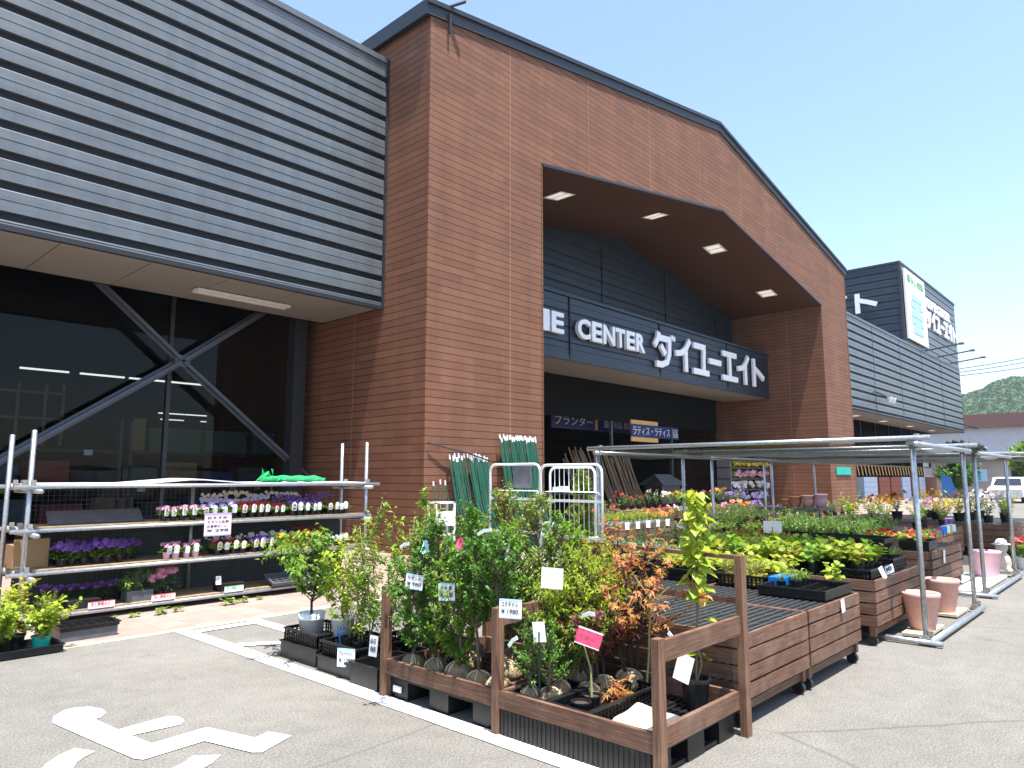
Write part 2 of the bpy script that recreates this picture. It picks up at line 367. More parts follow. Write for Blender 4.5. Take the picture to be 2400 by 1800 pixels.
MB().box(XR - .07, YP - .012, 0, XR + .012, YP + .07, 10.9).build('corner_trim', 'brown_siding', B)
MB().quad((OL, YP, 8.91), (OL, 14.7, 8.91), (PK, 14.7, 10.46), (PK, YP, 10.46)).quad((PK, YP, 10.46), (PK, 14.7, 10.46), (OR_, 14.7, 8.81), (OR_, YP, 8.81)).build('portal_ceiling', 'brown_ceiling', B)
rf = MB()
def slab(x0, z0, x1, z1, y0, y1, t): # sloping slab
    rf.v += [(x, y, z + dz) for (x, z) in ((x0, z0), (x1, z1)) for y in (y0, y1) for dz in (0, t)]
    i = len(rf.v) - 8; rf.f += [tuple(i + k for k in q) for q in ((0, 1, 3, 2), (4, 6, 7, 5), (0, 4, 5, 1), (2, 3, 7, 6), (0, 2, 6, 4), (1, 5, 7, 3))]
slab(XL - .16, 10.98, PK, 13.34, YP - .05, 22, .34); slab(PK, 13.34, XR + .16, 10.86, YP - .05, 22, .34)
rf.build('portal_roof', 'dark_trim', B)
MB().bar((XL - .17, YP - .075, 11.26), (PK, YP - .075, 13.62), .05, .10).bar((PK, YP - .075, 13.62), (XR + .17, YP - .075, 11.14), .05, .10).build('roof_flashing', 'dark_trim', B)
MB().bar((OL, YP - .02, 8.94), (PK, YP - .02, 10.49), .05, .07).bar((PK, YP - .02, 10.49), (OR_, YP - .02, 8.84), .05, .07).build('opening_trim', 'dark_trim', B)
MB().box(OL - .03, YP - .02, 0, OL + .004, YP + .01, 8.9).build('opening_trim', 'brown_siding', B)
MB().bar((9.35, YP - .08, 11.25), (9.35, YP - .08, 10.8), .05, .05).bar((9.35, YP - .08, 11.42), (9.62, YP - .28, 11.58), .07, .03).build('roof_bracket', 'dark_trim', B)
for (x, z) in ((14.9, 9.32), (20.0, 10.15), (24.23, 10.04), (28.83, 9.20)):   # recessed lights in the portal ceiling
    m = (10.46 - 8.91) / (PK - OL) if x < PK else (8.81 - 10.46) / (OR_ - PK); zz = lambda xx: (10.46 + m * (xx - PK)) - .012
    f = MB(); a = .34
    for (x0, y0, x1, y1) in ((-a, -a, a, -a + .07), (-a, a - .07, a, a), (-a, -a + .07, -a + .07, a - .07), (a - .07, -a + .07, a, a - .07)):
        f.quad((x + x0, 11.95 + y0, zz(x + x0)), (x + x0, 11.95 + y1, zz(x + x0)), (x + x1, 11.95 + y1, zz(x + x1)), (x + x1, 11.95 + y0, zz(x + x1)))
    fo = f.build('downlight', 'white_metal', B)
    g = MB()
    for x0, x1 in ((-.27, -.02), (.02, .27)): g.quad((x + x0, 11.68, zz(x + x0)), (x + x0, 12.22, zz(x + x0)), (x + x1, 12.22, zz(x + x1)), (x + x1, 11.68, zz(x + x1)))
    g.build('lamp', 'lamp_glow', fo)
def ribs(mb, gmb, x0, x1, y, z0, z1, per=.447, groove=.125, top=True, axis='x', deep=.07):
    """horizontal ribbed metal sheet: raised panels with a thin centre crease and recessed grooves"""
    z = z1
    def q(ya, za, yb, zb, t=mb):
        if axis == 'x': t.quad((x0, ya, za), (x1, ya, za), (x1, yb, zb), (x0, yb, zb))
        else: t.quad((ya, x1, za), (ya, x0, za), (yb, x0, zb), (yb, x1, zb))
    while z > z0 + .02:
        b = max(z0, z - (per - groove)); h = z - b; m = (z + b) / 2
        q(y, b, y + .003, b + h * .5 - .012); q(y + .003, b + h * .5 - .012, y + .016, b + h * .5 - .004); q(y + .016, b + h * .5 - .004, y + .003, b + h * .5 + .008)
        q(y + .003, b + h * .5 + .008, y + .009, b + h * .95); q(y + .009, b + h * .95, y + .022, z); q(y + .022, z, y + deep, z)
        if b <= z0: break
        q(y, b, y + deep, b)
        g0 = max(z0, b - groove); q(y + deep, g0, y + deep, b, gmb); z = g0
YW = 11.9
for (x0, x1, zt, nm) in ((-14, XL - .06, 10.62, 'left'), (XR + .01, 65.95, 10.15, 'right')):
    mb, gm = MB(), MB(); ribs(mb, gm, x0, x1, YW, 5.06, zt - .12)
    mb.build('ribbed_cladding', 'silver_cladding', B); gm.build('cladding_groove', 'navy_groove', B)
    MB().box(x0, YW - .03, zt - .12, x1, YW + .25, zt).build('coping', 'silver_cladding', B)
    MB().box(x0, YW - .02, 4.98, x1, YW + .06, 5.06).build('base_flashing', 'navy_groove', B)
    MB().quad((x0, YW + .2, zt - .02), (x1, YW + .2, zt - .02), (x1, 50, zt - .02), (x0, 50, zt - .02)).build('wing_roof', 'steel_brace', B)
    s = MB()
    xx = x0 if x0 > 0 else 7.0 - 1.33 * 16
    while xx < x1:
        s.box(max(x0, xx + .008), YW + .05, 5.02, min(x1, xx + 1.322), 14.1, 5.04); xx += 1.33
    s.build('soffit', 'soffit_board', B)
MB().box(XL - .06, YW - .03, 5.0, XL - .004, YW + .25, 10.6).build('end_flashing', 'dark_trim', B)
MB().quad((66, YW, 4.98), (66, 50, 4.98), (66, 50, 10.15), (66, YW, 10.15)).quad((66, 15.0, 0), (66, 50, 0), (66, 50, 4.98), (66, 15.0, 4.98)).build('end_wall', 'steel_brace', B)
for x in (43.1, 48.6, 54.0, 59.5): MB().box(x, YW - .012, 5.08, x + .03, YW + .05, 10.0).build('cladding_joint', 'steel_brace', B)
for x in (38.2, 43.3, 48.8, 55.0, 61.2):
    f = MB().box(x - .35, 12.95, 4.985, x + .35, 13.35, 5.018).build('downlight', 'white_metal', B); MB().box(x - .26, 13.0, 4.975, x + .26, 13.3, 4.984).build('lamp', 'lamp_glow', f)
# interior shell
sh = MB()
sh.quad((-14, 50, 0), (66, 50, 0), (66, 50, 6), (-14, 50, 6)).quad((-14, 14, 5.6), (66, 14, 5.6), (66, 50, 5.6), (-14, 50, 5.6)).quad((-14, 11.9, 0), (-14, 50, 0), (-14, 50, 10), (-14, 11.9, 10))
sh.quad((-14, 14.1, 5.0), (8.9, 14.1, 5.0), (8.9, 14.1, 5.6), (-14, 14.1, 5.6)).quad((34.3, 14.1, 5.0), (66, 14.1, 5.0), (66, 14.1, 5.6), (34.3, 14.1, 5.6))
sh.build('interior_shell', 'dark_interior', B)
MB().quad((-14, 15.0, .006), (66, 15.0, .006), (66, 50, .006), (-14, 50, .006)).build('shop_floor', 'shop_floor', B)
for x0 in (-8.6, 2.4, ): # glazed front of the left wing
    pass
gx = [-13.9, -10.2, -7.0, -3.8, -.6, 2.6, 5.8, 8.85]
for a, b in zip(gx[:-1], gx[1:]):
    f = MB().box(a, 14.95, 0, a + .08, 15.07, 5.55).box(a + .08, 14.95, 0.01, b, 15.05, .12).build('window_frame', 'dark_trim', B)
    MB().quad((a + .08, 15.0, .12), (b, 15.0, .12), (b, 15.0, 5.55), (a + .08, 15.0, 5.55)).build('pane', 'shop_glass', f)
gx = [34.4, 37.6, 40.8, 44, 47.2, 50.4, 53.6, 56.8, 60, 63, 65.9]
for a, b in zip(gx[:-1], gx[1:]):
    f = MB().box(a, 15.0, 0, a + .1, 15.12, 5.55).box(a + .1, 15.0, 3.0, b, 15.1, 3.1).build('window_frame', 'dark_trim', B)
    MB().quad((a + .1, 15.05, 0), (b, 15.05, 0), (b, 15.05, 3.0), (a + .1, 15.05, 3.0)).quad((a + .1, 15.05, 3.1), (b, 15.05, 3.1), (b, 15.05, 5.55), (a + .1, 15.05, 5.55)).build('pane', 'shop_glass', f)
# steel cross bracing behind the left soffit
c0 = (5.89, 14.5, 3.82)
for e in ((3.9, 14.5, 5.45), (.9, 14.5, .3), (10.0, 14.5, .6), (8.0, 14.5, 5.45)):
    MB().bar(c0, e, .06, .17, (0, 1, 0)).bar((c0[0], c0[1] + .05, c0[2]), (e[0], e[1] + .05, e[2]), .16, .02, (0, 1, 0)).build('brace', 'steel_brace', B)
MB().box(5.74, 14.46, 3.7, 6.04, 14.47, 3.94).build('gusset_plate', 'steel_brace', B)
for x in (-2.5, 8.3): MB().box(x, 14.35, 0, x + .3, 14.65, 5.5).build('column', 'dark_trim', B)
# brown pier between the left glazing and the portal
# upper dark wall in the portal and its sign fascia
mb, gm = MB(), MB()
ribs(mb, gm, OL, OR_, 14.6, 6.9, 10.5, per=.5, groove=.05, deep=.03); mb.build('inner_gable_cladding', 'navy_cladding', B); gm.build('cladding_groove', 'navy_groove', B)
for x in (16.2, 20.6, 25.0, 29.3): MB().box(x, 14.575, 6.9, x + .03, 14.62, 8.6 if x in (16.2, 29.3) else 9.8).build('cladding_joint', 'navy_groove', B)
# entrance void
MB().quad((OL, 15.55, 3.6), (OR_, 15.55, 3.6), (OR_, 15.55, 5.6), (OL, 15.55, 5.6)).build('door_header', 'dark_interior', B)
for x in (13.4, 17.8, 22.2, 26.6): MB().box(x, 15.4, 0, x + .1, 15.5, 3.6).build('door_frame', 'steel_brace', B)
# fluorescent rows inside the hall
for (y, z, xs) in ((24.15, 4.6, [-8.2, -5.2, -2.6, 0, 2.6, 5.25, 6.8, 8.2, 9.5, 10.7, 11.75, 13.2, 15.6, 18.2, 21, 24, 27, 30, 33]), (36.4, 4.6, [13.8, 15.1, 17.4, 18.6, 20.4, 23, 26]), (40.3, 4.6, [15.4, 17.6, 19.3, 21, 23.5])):
    for x in xs: MB().box(x, y - .04, z, x + 1.25, y + .04, z + .05).build('ceiling_tube', 'tube_light', B)
    if y > 30:
        for x in (14.2, 18.0, 21.4): MB().box(x, y + 2, 3.6, x + 1.1, y + 2.04, 3.64).build('ceiling_tube', 'tube_light', B)

# sign fascia in the portal
F = thing('fascia_sign', 'long dark blue fascia under the gable with raised white store lettering', 'sign', (21.9, 12.95, 4.95))
mb, gm = MB(), MB(); ribs(mb, gm, OL + .01, OR_ - .01, 12.95, 5.12, 6.9, per=.47, groove=.03, deep=.02)
mb.box(OL + .01, 12.93, 4.95, OR_ - .01, 13.0, 5.12).box(OL + .01, 12.90, 6.9, OR_ - .01, 13.05, 6.98).box(OL + .01, 13.0, 4.97, OR_ - .01, 13.06, 6.9)
mb.build('fascia_panel', 'navy_cladding', F); gm.build('panel_groove', 'navy_groove', F)
MB().box(OL + .01, 13.06, 4.97, OR_ - .01, 15.1, 5.0).build('fascia_soffit', 'soffit_board', F)
MB().box(OL + .01, 13.06, 6.9, OR_ - .01, 14.6, 6.95).build('fascia_top', 'dark_trim', F)
for x in (16.55, 21.7, 26.9): MB().box(x, 12.92, 5.0, x + .05, 12.96, 6.9).build('panel_joint', 'navy_groove', F)
def letters(parent, spec, z0, z1, place, mat='white_letter', depth=.12, bold=.035):
    for ch, a, b in spec: text_to(parent, 'letter', ch, a, b, z0, z1, mat, place, depth, bold)
fp = lambda u, v, d: (u, 12.90 - d, v)
letters(F, [('H', 12.6, 13.3), ('O', 13.36, 14.1), ('M', 14.18, 15.44), ('E', 15.54, 16.11), ('C', 16.78, 17.42), ('E', 17.5, 18.02), ('N', 18.1, 18.74), ('T', 18.78, 19.32), ('E', 19.4, 19.9), ('R', 19.97, 20.52)], 5.66, 6.28, fp)
KANA = {
 'da': [[(.22, 1.0), (.16, .8), (0, .58)], [(.16, .84), (.80, .84)], [(.74, .86), (.72, .42), (.60, .16), (.34, .06), (.06, .06)], [(.30, .62), (.52, .38)], [(.86, 1.0), (.88, .86)], [(.97, .98), (.99, .84)]],
 'i': [[(.86, 1.0), (.62, .72), (.34, .55), (0, .50)], [(.60, .70), (.60, 0)]],
 'yu': [[(.04, .90), (.80, .90)], [(.72, .88), (.66, .10)], [(0, .09), (1, .09)]],
 'bar': [[(0, .52), (1, .52)]],
 'e': [[(.04, .90), (.96, .90)], [(.5, .88), (.5, .10)], [(0, .09), (1, .09)]],
 'to': [[(.22, 1.0), (.22, 0)], [(.26, .66), (.60, .52), (.95, .34)]]}
def kana(parent, key, x0, x1, z0, z1, place, t=.215, depth=.09):
    """a katakana sign letter built of thick strokes, each stroke a hair prouder than the last"""
    mb = MB()
    for si, st in enumerate(KANA[key]):
        th = t * (.5 if key == 'da' and si >= 4 else 1); P = [Vector((x0 + (x1 - x0) * a, z0 + (z1 - z0) * b)) for a, b in st]
        Lf, Rt = [], []
        for i, p in enumerate(P):
            d = (P[min(i + 1, len(P) - 1)] - P[max(0, i - 1)]).normalized(); n = Vector((-d.y, d.x)) * th / 2; Lf.append(p + n); Rt.append(p - n)
        dd = depth + .002 * si
        for i in range(len(P) - 1):
            c = [Lf[i], Rt[i], Rt[i + 1], Lf[i + 1]]; j = len(mb.v)
            mb.v += [place(q.x, q.y, 0) for q in c] + [place(q.x, q.y, dd) for q in c]
            mb.f += [tuple(j + k for k in q) for q in ((0, 1, 2, 3), (7, 6, 5, 4), (0, 4, 5, 1), (2, 6, 7, 3), (3, 7, 4, 0), (1, 5, 6, 2))]
    return mb.build('letter', 'white_letter', parent)
for key, a, b in (('da', 21.2, 22.55), ('i', 22.62, 23.86), ('yu', 23.9, 25.12), ('bar', 25.16, 26.16), ('e', 26.26, 27.6), ('i', 27.66, 28.86), ('to', 28.95, 30.25)):
    kana(F, key, a, b, 5.34, 6.55, fp)

# rooftop sign tower
T = thing('rooftop_sign_tower', 'dark ribbed rooftop sign box with white logo panel above the right wing', 'sign', (50.5, 12, 10.1))
mb, gm = MB(), MB(); ribs(mb, gm, 50.5, 66.5, 12.0, 10.1, 15.45, per=.5, groove=.07, deep=.05)
mb.build('front_cladding', 'silver_cladding', T); gm.build('cladding_groove', 'navy_groove', T)
mb, gm = MB(), MB(); ribs(mb, gm, 12.0, 22, 50.5, 10.1, 15.45, per=.5, groove=.07, deep=.05, axis='y'); mb.build('side_cladding', 'navy_cladding', T); gm.build('cladding_groove', 'navy_groove', T)
MB().quad((66.5, 12.05, 10.1), (66.5, 22, 10.1), (66.5, 22, 15.4), (66.5, 12.05, 15.4)).build('side_cladding', 'steel_brace', T)
MB().box(50.46, 11.95, 15.45, 66.55, 22, 15.6).box(50.44, 11.94, 10.15, 50.6, 12.1, 15.45).build('edge_trim', 'dark_trim', T)
MB().box(50.75, 11.78, 10.45, 55.8, 11.9, 15.15).build('logo_panel', 'white_letter', T)
tp = lambda u, v, d: (u, 11.77 - d, v)
text_to(T, 'lettering', '暮らし快適', 51.2, 55.3, 14.35, 14.85, 'green_card', tp, .02, .01)
lg = MB()
for (x0, x1, z0, z1) in ((52.1, 54.5, 13.25, 13.6), (51.8, 52.6, 12.75, 13.1), (53.9, 54.7, 12.75, 13.1), (51.8, 54.7, 12.1, 12.5), (51.8, 52.6, 11.6, 11.95), (53.9, 54.7, 11.6, 11.95), (52.1, 54.5, 11.0, 11.4)): lg.box(x0, 11.74, z0, x1, 11.775, z1)
lg.box(52.62, 11.752, 11.1, 53.88, 11.772, 13.6)
lg.build('logo', 'light_blue_logo', T)
tq = lambda u, v, d: (u, 11.96 - d, v)
text_to(T, 'lettering', 'HOME CENTER', 56.3, 63.9, 13.55, 14.25, 'white_letter', tq, .1, .05)
x = 56.2
for key, wd in (('da', 1.45), ('i', 1.3), ('yu', 1.3), ('bar', 1.1), ('e', 1.4), ('i', 1.25), ('to', 1.35)):
    kana(T, key, x, x + wd, 12.1, 13.35, tq, .26, .1); x += wd + .08
ts = lambda u, v, d: (50.46 - d, 15.15 + (30 - u), v)
kana(T, 'to', 30.1, 31.75, 12.45, 13.8, ts, .3, .1); kana(T, 'i', 28.4, 29.95, 12.45, 13.8, ts, .3, .1)
for i, (x, y1) in enumerate(((55.4, 9.9), (59.0, 9.9), (63.0, 9.9))):
    L = thing('sign_lamp_arm', ('nearest', 'middle', 'farthest')[i] + ' of the three black lamp arms reaching out under the rooftop sign', 'sign lamp', (x, 11.9, 10.2), 'lamp arms under the rooftop sign')
    MB().tube([(x, 11.95, 10.22), (x, y1, 10.45)], .05, 8).build('arm', 'dark_trim', L); MB().box(x - .15, y1 - .3, 10.4, x + .15, y1, 10.52).build('lamp_head', 'grey_plastic', L)
L = thing('floodlight', 'white twin floodlight on a black bracket on the right wing cladding', 'floodlight', (43.6, 11.8, 5.9))
MB().bar((42.9, 11.88, 6.25), (43.2, 11.4, 5.95), .1, .06).bar((43.2, 11.4, 5.95), (44.4, 11.4, 5.8), .08, .08).build('bracket', 'dark_trim', L)
for x in (43.4, 44.1): MB().lathe([(0, 0), (.1, .02), (.17, .22), (.19, .34), (0, .30)], (x, 11.3, 5.6), 12).build('lamp_head', 'white_metal', L)
L = thing('security_camera', 'small dark camera on the far corner of the right wing', 'camera', (66.1, 11.8, 5.5)); MB().bar((66, 11.9, 5.6), (66.4, 11.5, 5.5), .06, .06).build('bracket', 'dark_trim', L); MB().bar((66.2, 11.55, 5.42), (66.6, 11.1, 5.34), .16, .14).build('body', 'dark_trim', L)
L = thing('fluorescent_fixture', 'long white fluorescent fixture under the soffit of the left wing', 'ceiling light', (6.4, 13.2, 5.0))
MB().box(5.5, 13.02, 4.95, 7.4, 13.12, 5.0).box(5.5, 13.20, 4.95, 7.4, 13.30, 5.0).box(5.5, 13.12, 4.99, 7.4, 13.2, 5.01).build('housing', 'white_metal', L)
MB().tube([(5.55, 13.16, 4.955), (7.35, 13.16, 4.955)], .015, 8).build('tube', 'white_plastic', L)

# ---------------------------------------------------------------- background
hl = MB(); rnd = random.Random(3); nx, ny = 46, 26
def hz(az, d):
    r_ = 60 * math.exp(-((az - R(4.5)) / R(13)) ** 2) * (1 + .02 * math.sin(az * 60) + .012 * math.sin(az * 173)); t = max(0, min(1, (d - 330) / 300)); return r_ * (3 * t * t - 2 * t ** 3) * 1.18 + 2.2 * math.sin(az * 160 + d * .06) * t
grid = []
for i in range(nx * 2):
    az = R(-25 + 55 * i / (nx * 2 - 1)); row = []
    for j in range(ny):
        d = 330 + 420 * j / (ny - 1); row.append(len(hl.v)); hl.v.append((d * math.cos(az), d * math.sin(az), max(-.5, hz(az, d) + rnd.uniform(-.9, .9))))
    grid.append(row)
for i in range(len(grid) - 1):
    for j in range(ny - 1): hl.f.append((grid[i][j], grid[i][j + 1], grid[i + 1][j + 1], grid[i + 1][j]))
k = N('hill_forest', .95, spec=.1); f = k.noise(k.pos(), .16, 8, .75); k.col(k.ramp(f, [(.34, (.028, .065, .028)), (.5, (.06, .115, .04)), (.66, (.115, .17, .06))])); k.bump(f, 1., 6)
struct(hl.build('hill', 'hill_forest', smooth=True))
wood = MB()
for _ in range(52000):
    az = R(rnd.uniform(-3, 16)); d = rnd.uniform(345, 640); z = hz(az, d); c = Vector((d * math.cos(az), d * math.sin(az), z + rnd.uniform(0, 2.5)))
    a = Vector((rnd.gauss(0, 1), rnd.gauss(0, 1), rnd.gauss(0, .6))).normalized() * rnd.uniform(.6, 1.7); b = Vector((rnd.gauss(0, 1), rnd.gauss(0, 1), rnd.gauss(0, 1))).cross(a).normalized() * rnd.uniform(.5, 1.3)
    wood.tri(tuple(c + a), tuple(c - a * .6 + b), tuple(c - a * .6 - b))
wo = wood.build('hillside_forest', 'hill_leaf'); tag(wo, 'far green forest covering the hill behind the roofs', 'forest'); wo['kind'] = 'stuff'
H = thing('warehouse', 'long pale wall building with brown eaves beyond the right wing', 'building', (105, 10, 0))
MB().box(95, -30, 0, 130, 26, 7.0).build('wall', 'house_wall', H)
MB().box(94.2, -31, 7.0, 131, 27, 8.5).build('roof', 'house_roof', H)
MB().box(94.9, 15.6, 2.6, 94.96, 21, 5.2).build('window', 'dark_glass', H)
H = thing('roadside_shop', 'low beige shop with blue lettering behind the flower carts', 'building', (78, 12, 0))
MB().box(76, 4, 0, 84, 16.6, 2.9).build('wall', 'beige_wall', H); MB().box(75.5, 3.6, 2.9, 84.5, 16.9, 3.2).build('roof', 'house_roof', H)
for y in (5.2, 7.4, 9.2): MB().box(75.9, y, .4, 75.96, y + 1.2, 2.1).build('window', 'dark_glass', H)
MB().box(75.8, 12.2, 1.1, 75.9, 15.8, 2.2).build('sign_board', 'pale_blue_card', H)
text_to(H, 'lettering', 'ION', 0, 2.6, 1.25, 2.0, 'bright_blue', lambda u, v, d: (75.78 - d, 15.3 - u, v), .04, .04)
C_ = thing('parked_car', 'white car parked behind the flower display at the right edge', 'car', (52, 7.2, 0))
body = MB(); prof = [(-2.1, .35), (-2.15, .8), (-1.9, .95), (-1.3, 1.0), (-.7, 1.45), (.9, 1.5), (1.7, 1.05), (2.1, .95), (2.15, .4)]
i0 = 0; body.v += [(52 + px_, 6.4, pz) for px_, pz in prof] + [(52 + px_, 8.0, pz) for px_, pz in prof]; n = len(prof)
body.f += [tuple(range(n))[::-1], tuple(range(n, 2 * n))] + [(i, (i + 1) % n, n + (i + 1) % n, n + i) for i in range(n)]
body.build('body', 'car_white', C_)
MB().quad((50.62, 6.5, 1.02), (51.24, 6.6, 1.42), (51.24, 7.8, 1.42), (50.62, 7.9, 1.02)).build('windscreen', 'dark_glass', C_).location.x -= .03
MB().quad((50.9, 6.38, 1.03), (53.5, 6.38, 1.06), (52.85, 6.38, 1.43), (51.35, 6.38, 1.4)).build('side_window', 'dark_glass', C_)
for x in (50.6, 53.4):
    for y in (6.45, 7.95): MB().tube([(x, y - .1, .33), (x, y + .1, .33)], .33, 16).build('wheel', 'tyre', C_)
for i, (dz, dy) in enumerate(((0, 0), (.5, .6), (1.1, .2))):
    a = Vector((66.4, 12.3 + dy, 9.6 + dz * .5)); b = Vector((140, -10 + dy * 3, 26 + dz * 2)); mb = MB()
    mb.tube([a.lerp(b, t / 12) - Vector((0, 0, 1.6 * 4 * (t / 12) * (1 - t / 12))) for t in range(13)], .035, 5); tag(mb.build('power_line', 'dark_trim'), ('lowest', 'middle', 'highest')[i] + ' overhead cable running from the tower to the right edge', 'cable', 'overhead cables')

hzb = MB().box(-150, -180, -1.2, 780, 330, 140).build('haze', 'dark_trim'); hm = bpy.data.materials.new('haze_air'); hm.use_nodes = True; ht = hm.node_tree; ht.nodes.clear()
ho = ht.nodes.new('ShaderNodeOutputMaterial'); hv = ht.nodes.new('ShaderNodeVolumePrincipled'); hv.inputs['Color'].default_value = (.85, .93, 1, 1); hv.inputs['Density'].default_value = .00025; hv.inputs['Anisotropy'].default_value = .2
ht.links.new(hv.outputs[0], ho.inputs['Volume']); hzb.data.materials.clear(); hzb.data.materials.append(hm); hzb['kind'] = 'stuff'; tag(hzb, 'thin pale haze in the air towards the far hill', 'haze')
# ================================================================ plants
U = random.Random(21)
def lf(mb, p, d, up, L, w, kind='lance'):
    """one leaf: p base, d direction, up rough normal"""
    d = d.normalized(); s = d.cross(up)
    if s.length < 1e-3: s = d.cross(Vector((1, 0, 0)))
    s.normalize(); n = s.cross(d)
    P = lambda a, b, c: tuple(p + d * (a * L) + s * (b * w) + n * (c * L))
    if kind == 'lance': mb.quad(P(0, 0, 0), P(.45, -.5, .08), P(1, 0, -.12), P(.45, .5, .08))
    elif kind == 'broad':
        i = len(mb.v); mb.v += [P(0, 0, 0), P(.25, -.48, .07), P(.7, -.42, 0), P(1.02, 0, -.18), P(.7, .42, 0), P(.25, .48, .07), P(.55, 0, -.03)]
        mb.f += [(i, i + 1, i + 6), (i + 1, i + 2, i + 6), (i + 2, i + 3, i + 6), (i + 3, i + 4, i + 6), (i + 4, i + 5, i + 6), (i + 5, i, i + 6)]
    elif kind == 'heart':
        i = len(mb.v); mb.v += [P(.12, 0, -.02), P(-.05, -.25, .06), P(.1, -.5, .05), P(.45, -.48, .02), P(1.02, 0, -.22), P(.45, .48, .02), P(.1, .5, .05), P(-.05, .25, .06), P(.5, 0, -.06)]
        mb.f += [(i + a, i + b, i + 8) for a, b in ((0, 1), (1, 2), (2, 3), (3, 4), (4, 5), (5, 6), (6, 7), (7, 0))]
    elif kind == 'palm':
        for a in (-75, -38, 0, 38, 75):
            r = Matrix.Rotation(R(a), 3, n); e = r @ d; k = L * (1 - abs(a) / 160)
            t = e.cross(n) * (w * .13); mb.quad(tuple(p), tuple(p + e * k * .45 - t), tuple(p + e * k - n * k * .15), tuple(p + e * k * .45 + t))
def rv(u=U, z=1.): return Vector((u.gauss(0, 1), u.gauss(0, 1), u.gauss(0, z))).normalized()
def twig_leaves(mb, a, b, n, L, w, kind, droop=.2, u=U, spread=1.):
    a = Vector(a); b = Vector(b); ax = (b - a).normalized()
    for i in range(n):
        t = (i + .6) / n; p = a.lerp(b, t); side = rv(u); side = (side - ax * side.dot(ax)).normalized()
        d = side * spread + ax * .55 + Vector((0, 0, -droop)); s = u.uniform(.7, 1.15) * (1 if t < .85 else .8)
        lf(mb, p, d, Vector((0, 0, 1)) + rv(u) * .45, L * s, w * s, kind)
DENS = 1.7
def shrub(parent, base, h, rad, z0, nb, leaves_per, L, w, kind, leafmat, barkmat='bark', stem_r=.011, seed=0, droop=.1, lean=(0, 0), shape='oval', wob=.03, nst=1):
    """tapered stem(s) with limbs and a ragged crown of leaves between z0 and h above the base"""
    u = random.Random(seed * 31 + 5); tr = MB(); lv = MB(); base = Vector(base)
    for st in range(nst):
        off = Vector((u.uniform(-1, 1), u.uniform(-1, 1), 0)) * (.045 if nst > 1 else 0)
        hh = h * (1 if st == 0 else u.uniform(.7, .97))
        pts = [base + off + Vector((lean[0] * t + u.uniform(-wob, wob) * (t > 0) + off.x * 1.6 * t, lean[1] * t + u.uniform(-wob, wob) * (t > 0) + off.y * 1.6 * t, hh * .94 * t)) for t in (0, .2, .4, .6, .8, 1)]
        tr.tube(pts, [stem_r * (1.15 - .8 * t / 5) for t in range(6)], 6)
        def at(z):
            t = max(0, min(.999, z / (hh * .94))) * 5; i = int(t); return pts[i].lerp(pts[i + 1], t - i)
        for k in range(nb // nst):
            q = (k + u.random()) / (nb // nst); z = z0 + (hh * .93 - z0) * q
            if shape == 'oval': prof = math.sin(math.pi * (.12 + .83 * q)) ** .6
            elif shape == 'cone': prof = (1 - q) ** .8 + .06
            elif shape == 'vase': prof = .45 + .7 * q ** 1.2 * (1 if q < .9 else .6)
            else: prof = .8
            a = at(max(z * .55, z - rad * prof * .8)) ; ang = u.uniform(0, 6.283); r_ = rad * prof * u.uniform(.45, 1.12)
            c = at(z); e = Vector((c.x + r_ * math.cos(ang), c.y + r_ * math.sin(ang), base.z + z + u.uniform(-.02, .06)))
            m = a.lerp(e, .5) + Vector((0, 0, -.02))
            tr.tube([a, m, e], [stem_r * .42, stem_r * .3, stem_r * .14], 4, False)
            twig_leaves(lv, a.lerp(e, .35), e + (e - m) * .25, int(leaves_per * DENS), L * .92, w * 1.05, kind, droop, u)
        twig_leaves(lv, pts[4], pts[5] + Vector((0, 0, .06)), leaves_per, L, w, kind, droop, u)
    f = lv.build('foliage', leafmat, parent); t = tr.build('stem', barkmat, parent, True); return f, t
def rootball(parent, c, r):
    mb = MB(); u = random.Random(int(c[0] * 991 + c[1] * 733)); prof = [(.0, 0), (.75, .02), (1.0, .35), (1.02, .7), (.86, 1.15), (.5, 1.42), (.12, 1.5), (0, 1.46)]
    mb.lathe([(a * r, b * r) for a, b in prof], c, 18)
    mb.v = [(x + u.gauss(0, r * .035), y + u.gauss(0, r * .035), z + (u.gauss(0, r * .04) if z > c[2] + .02 else 0)) for x, y, z in mb.v]
    b = mb.build('root_ball', 'burlap', parent, True)
    rp = MB()
    for k in range(3):
        a0 = u.uniform(0, 3.14); pts = []
        for j in range(13):
            t = -1.2 + 2.4 * j / 12; rr = 1.03 * r; pts.append((c[0] + rr * math.sin(t) * math.cos(a0), c[1] + rr * math.sin(t) * math.sin(a0), c[2] + .62 * r + rr * .9 * math.cos(t)))
        rp.tube(pts, .004, 5)
    rp.build('twine', 'board_tan', parent); return b
def pot(parent, c, r, h, mat='black_plastic', soil=True, n=14, lip=True):
    pr = [(0, 0), (r * .78, 0), (r * .97, h * .9)] + ([(r * 1.07, h * .9), (r * 1.07, h)] if lip else [(r, h)]) + [(r * .93, h), (r * .88, h * .82), (0, h * .82)]
    p = MB().lathe(pr, c, n).build('pot', mat, parent, False)
    if soil: MB().disc((c[0], c[1], c[2] + h * .84), r * .9, n).build('soil', 'soil', p)
    return p
